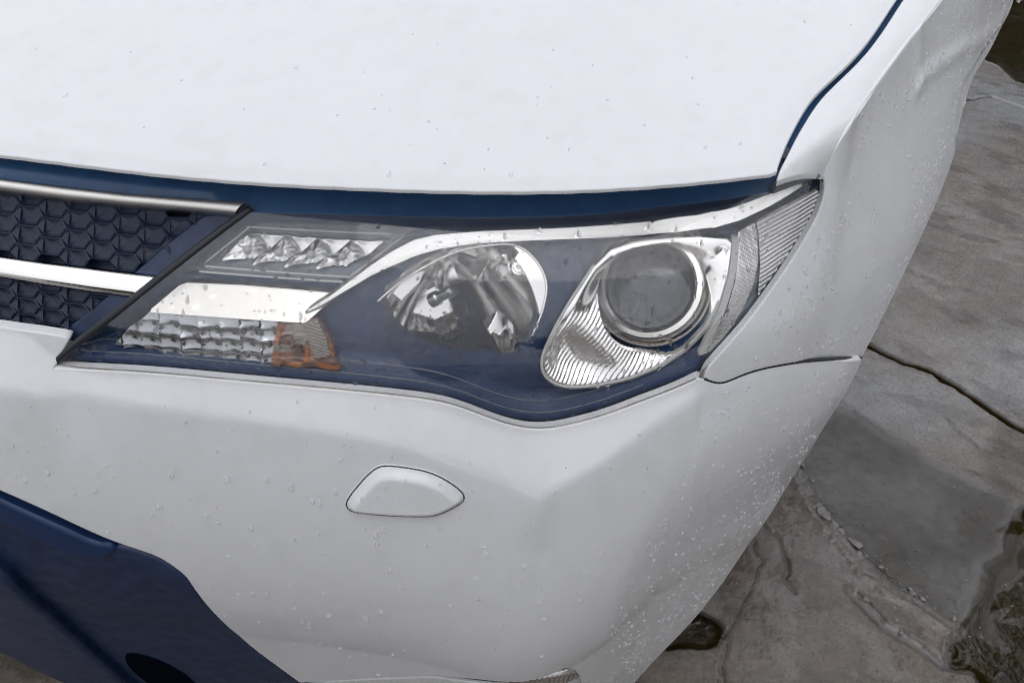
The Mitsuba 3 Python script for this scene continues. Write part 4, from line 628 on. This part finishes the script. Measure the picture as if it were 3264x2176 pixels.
scene['concrete'] = two({'type': 'bumpmap', 'scale': .0011, 'tex': mikit.proc(grain, 8e-4), 'b': {'type': 'blendbsdf', 'weight': mikit.proc(wetness), 'a': {'type': 'ref', 'id': 'dry_concrete'}, 'c': {'type': 'ref', 'id': 'wet_concrete'}}})
scene['ground'] = mikit.ply(g, 'concrete', smooth=True)
labels['ground'] = {'kind': 'structure', 'label': 'wet cracked grey concrete ground'}
# water standing in the hollows: flat sheets that cut the ground where it sinks
def pool(key, name, label, grow=.03):
    pg = shapely.union_all([Polygon(tr(nm)[:, :2]).buffer(0) for nm in name]).buffer(grow)
    def wz(p):
        z = WL+.00006*(meshkit.fbm(np.c_[p*15, p[:, :1]*0], 3, 31)-.5)
        c, r = tr('ripple')[0, :2], np.linalg.norm(tr('ripple_r')[0]-tr('ripple')[0])
        d = np.hypot(*(p-c).T); return z+0.0011*np.sin(d/r*2*math.pi*3.2)*np.exp(-((d-.62*r)/(.42*r))**2)
    k = key_of(key); scene[k] = mikit.ply(sheet(np.array(pg.exterior.coords)[:-1], wz, .005, 0, 0, lift_h), 'water', smooth=True)
    labels[k] = {'kind': 'structure', 'label': label}
pool('puddle', ('puddle_grey', 'puddle_brown'), 'shallow grey puddle beside the bumper, brown and deeper at its right')
pool('puddle', ('puddle_small',), 'small brown puddle under the bumper corner')
pool('puddle', ('puddle_far',), 'puddle at the upper right reflecting trees')
# chips of broken concrete
def stone(c, r, seed):
    rg = np.random.default_rng(seed); v = rg.normal(size=(16, 3)); v /= np.linalg.norm(v, axis=1, keepdims=True)
    m = trimesh.convex.convex_hull(v*np.array([1.1, .8, .5])*r*(.75+.4*rg.random((16, 1)))); a = seed*1.7
    R = np.array([[math.cos(a), -math.sin(a), 0], [math.sin(a), math.cos(a), 0], [0, 0, 1]])
    return trimesh.Trimesh(m.vertices@R.T+c+np.array([0, 0, r*.22]), m.faces, process=False)
def chip_col(p, n, uv): return mix((.15, .14, .13), (.24, .23, .215), fbm(p.x*200, p.y*200, p.z*200, 3))
scene['chip'] = two({'type': 'roughplastic', 'diffuse_reflectance': mikit.proc(chip_col), 'alpha': .3})
for i, c in enumerate(tr('chips')):
    r = [.014, .015, .013, .010, .015, .009, .010][i]
    add('concrete_chip', stone(c+np.array([0, 0, -.004]), r*1.1, i+1), 'chip', 20, label='pale concrete chip lying apart in the grey puddle' if i == 4 else 'pale concrete chip lying along the broken edge of the slab', category='stone', **({} if i == 4 else {'group': 'chips along the broken slab edge'}))
# crumbs and grit broken off the slab
rg = np.random.default_rng(5); L_ = LineString(tr('broken_edge')[:, :2]); crumbs = []
for i in range(260):
    q = np.array(L_.interpolate(rg.random()**.8, normalized=True).coords[0])+rg.normal(size=2)*np.array([.022, .022])
    crumbs.append(stone(np.r_[q, -.004], .0015+.006*rg.random()**4, 50+i))
for i in range(500):
    q = np.array([rg.uniform(.8, 1.6), rg.uniform(.5, 2.6)]); crumbs.append(stone(np.r_[q, -.002], .0010+.0022*rg.random()**3, 400+i))
add('concrete_crumbs', cat(*crumbs), 'chip', False, label='small crumbs of concrete and grit strewn on the wet ground', category='rubble', kind='stuff')
# ---------------------------------------------------------------- trees out of view round the car (seen in the wet paint and chrome)
def leaf_col(p, n, uv): return mix((.018, .035, .012), (.05, .085, .03), fbm(p.x*3, p.y*3, p.z*3, 3))
scene['leaves'] = two({'type': 'diffuse', 'reflectance': mikit.proc(leaf_col)})
scene['bark'] = two({'type': 'diffuse', 'reflectance': rgb(.06, .045, .035)})
def tree(x, y, h, r, lab, seed):
    rg = np.random.default_rng(seed); k = f'tree_{seed-1:03d}' if seed > 1 else 'tree'; n = 7000
    cl = rg.normal(size=(26, 3)); cl = cl/np.linalg.norm(cl, axis=1, keepdims=True)*rg.random((26, 1))**.4*np.array([r, r, h*.34])+np.array([x, y, h*.62])
    c = cl[rg.integers(0, 26, n)]+rg.normal(size=(n, 3))*r*.22
    a, b = rg.normal(size=(2, n, 3)); a /= np.linalg.norm(a, axis=1, keepdims=True); b = np.cross(a, b); b /= np.linalg.norm(b, axis=1, keepdims=True)
    s = (.16+.12*rg.random((n, 1)))*max(1, r/2.2); V = np.stack([c-a*s, c+b*s*.5, c+a*s, c-b*s*.5], 1).reshape(-1, 3); i = np.arange(n)*4
    scene[k+'__crown'] = mikit.ply(trimesh.Trimesh(V, np.vstack([np.c_[i, i+1, i+2], np.c_[i, i+2, i+3]]), process=False), 'leaves')
    t = np.linspace(0, 1, 12)[:, None]*np.array([.2, .1, h*.7])+np.array([x, y, -.05])
    scene[k+'__trunk'] = mikit.ply(tube(t, np.linspace(.16, .05, 12), 12), 'bark', smooth=40)
    labels[k] = {'label': lab, 'category': 'tree'}
for a in ((-.4, -11.4, 4.2, 1.9, 'dark tree standing far in front of the car', 1), (8.2, -4.6, 4.4, 1.8, 'dark tree in front of the nearer corner of the car', 2), (6.6, .6, 5.0, 2.0, 'dark tree level with the puddles, out to the right', 3),  # the third tree is added to darken the bumper side
          (6.1, 7.2, 12.0, 2.5, 'very tall dark tree behind the wet ground on the right', 4), (-1.5, 16.5, 6.0, 2.4, 'left one of the three far trees behind the car', 5), (2.2, 17.5, 6.6, 2.5, 'middle one of the three far trees behind the car', 6), (6.4, 16.5, 6.0, 2.4, 'right one of the three far trees behind the car', 7)):
    tree(*a)
# ---------------------------------------------------------------- rain drops
scene['drop_glint'] = two({'type': 'diffuse', 'reflectance': rgb(.80, .81, .83)})
scene['rain_water'] = {'type': 'blendbsdf', 'weight': .28, 'a': {'type': 'ref', 'id': 'water'}, 'b': {'type': 'ref', 'id': 'drop_glint'}}   # white mixed into the water in place of the glints of the drops
scene['flat_rain'] = {'type': 'blendbsdf', 'weight': .62, 'a': {'type': 'ref', 'id': 'water'}, 'b': {'type': 'ref', 'id': 'drop_glint'}}  # more white for the flat hood drops, to keep them bright
def normal_of(wf, p, lift, e=.0015):
    ex, ey = np.array([e, 0]), np.array([0, e])
    f = lambda q: lift(q, wf(q))
    n = np.cross(f(p+ex)-f(p-ex), f(p+ey)-f(p-ey)); n /= np.linalg.norm(n, axis=1, keepdims=True)
    s = np.sign(n@(EN+EZ))[:, None]; return n*s
def drop_mesh(c, n, r, ln, h, seed):
    """a bead of water: a rounded cap, drawn out downhill"""
    rg = np.random.default_rng(seed)
    dn = np.array([0, 0, -1.])-n*(-n[2]); L = np.linalg.norm(dn); dn = dn/L if L > .15 else np.cross(n, [1, 0, 0]); dn /= np.linalg.norm(dn); sd = np.cross(n, dn)
    a = np.linspace(0, 2*np.pi, 14, endpoint=False); R = 1+.16*np.sin(a*2+rg.random()*6)+.10*np.sin(a*3+rg.random()*6); G = []
    for t in (1.0, .93, .78, .52, .22, .01):
        x = .76*R*t*np.sin(a); y = R*t*np.cos(a); y = np.where(y > 0, y*(.9), y*(ln-.9)*1.0); x = x*np.where(y < 0, 1-.35*np.abs(y)/max(ln-.9, .9), 1)
        G.append(c+r*(x[:, None]*sd+y[:, None]*dn)+n*(h*r*(1-t*t)**(.5 if h > .3 else .9)-.0001))
    m = lathe_grid(np.stack(G), n)
    if m.face_normals.mean(0)@n < 0: m.invert()
    return m
def ray_to(P, wf, lift):
    q = to_d(P)[:, :2] if lift is lift_d else P[:, :2]
    return q, lift(q, wf(q)), normal_of(wf, q, lift)
bump_w, lens_w, fend_w = on_master(0, b_dw), on_master(0), on_master(0, side_w)
def beads(P, wf, lift, rs, label, group, h=.6):
    q, c, n = ray_to(P, wf, lift)
    for i in range(len(c)):
        r = rs[0]+(rs[1]-rs[0])*RNG.random()**2
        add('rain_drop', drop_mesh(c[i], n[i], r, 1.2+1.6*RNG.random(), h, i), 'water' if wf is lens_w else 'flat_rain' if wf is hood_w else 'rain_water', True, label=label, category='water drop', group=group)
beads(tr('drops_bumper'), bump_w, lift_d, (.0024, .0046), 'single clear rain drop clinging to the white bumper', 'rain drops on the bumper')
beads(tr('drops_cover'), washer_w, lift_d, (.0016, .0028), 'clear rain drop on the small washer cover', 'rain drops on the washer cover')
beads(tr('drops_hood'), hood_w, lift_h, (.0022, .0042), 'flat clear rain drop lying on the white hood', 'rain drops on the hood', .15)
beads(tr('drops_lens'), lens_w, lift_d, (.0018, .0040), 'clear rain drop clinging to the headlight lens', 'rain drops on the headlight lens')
def spray(name, poly, wf, lift, n, rs, label, dens=None, h=.6):
    x0, y0, x1, y1 = poly.bounds; q = np.c_[RNG.uniform(x0, x1, n*6), RNG.uniform(y0, y1, n*6)]
    q = q[shapely.contains_xy(poly, q[:, 0], q[:, 1])]
    if dens is not None: q = q[RNG.random(len(q)) < dens(q)]
    q = q[:n]; c = lift(q, wf(q)); nn = normal_of(wf, q, lift)
    r = rs[0]+(rs[1]-rs[0])*RNG.random(len(q))**2.2
    ms = [drop_mesh(c[i], nn[i], r[i], 1.2+2.2*RNG.random()**2, h, i) for i in range(len(q))]
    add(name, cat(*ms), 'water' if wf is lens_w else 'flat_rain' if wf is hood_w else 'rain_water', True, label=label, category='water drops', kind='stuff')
bp_ = Polygon(b_poly).buffer(0).buffer(-.008)
ridge = to_d(tr('relief_ridge')); ru, rz = ridge[:, 0], ridge[:, 1]
def side_density(q):
    u = np.interp(q[:, 1], rz[::-1], ru[::-1]); return np.where(q[:, 0] > u, .15+.85*(meshkit.fbm(np.c_[q*28, q[:, :1]*0], 3, 3) > .42), .05)
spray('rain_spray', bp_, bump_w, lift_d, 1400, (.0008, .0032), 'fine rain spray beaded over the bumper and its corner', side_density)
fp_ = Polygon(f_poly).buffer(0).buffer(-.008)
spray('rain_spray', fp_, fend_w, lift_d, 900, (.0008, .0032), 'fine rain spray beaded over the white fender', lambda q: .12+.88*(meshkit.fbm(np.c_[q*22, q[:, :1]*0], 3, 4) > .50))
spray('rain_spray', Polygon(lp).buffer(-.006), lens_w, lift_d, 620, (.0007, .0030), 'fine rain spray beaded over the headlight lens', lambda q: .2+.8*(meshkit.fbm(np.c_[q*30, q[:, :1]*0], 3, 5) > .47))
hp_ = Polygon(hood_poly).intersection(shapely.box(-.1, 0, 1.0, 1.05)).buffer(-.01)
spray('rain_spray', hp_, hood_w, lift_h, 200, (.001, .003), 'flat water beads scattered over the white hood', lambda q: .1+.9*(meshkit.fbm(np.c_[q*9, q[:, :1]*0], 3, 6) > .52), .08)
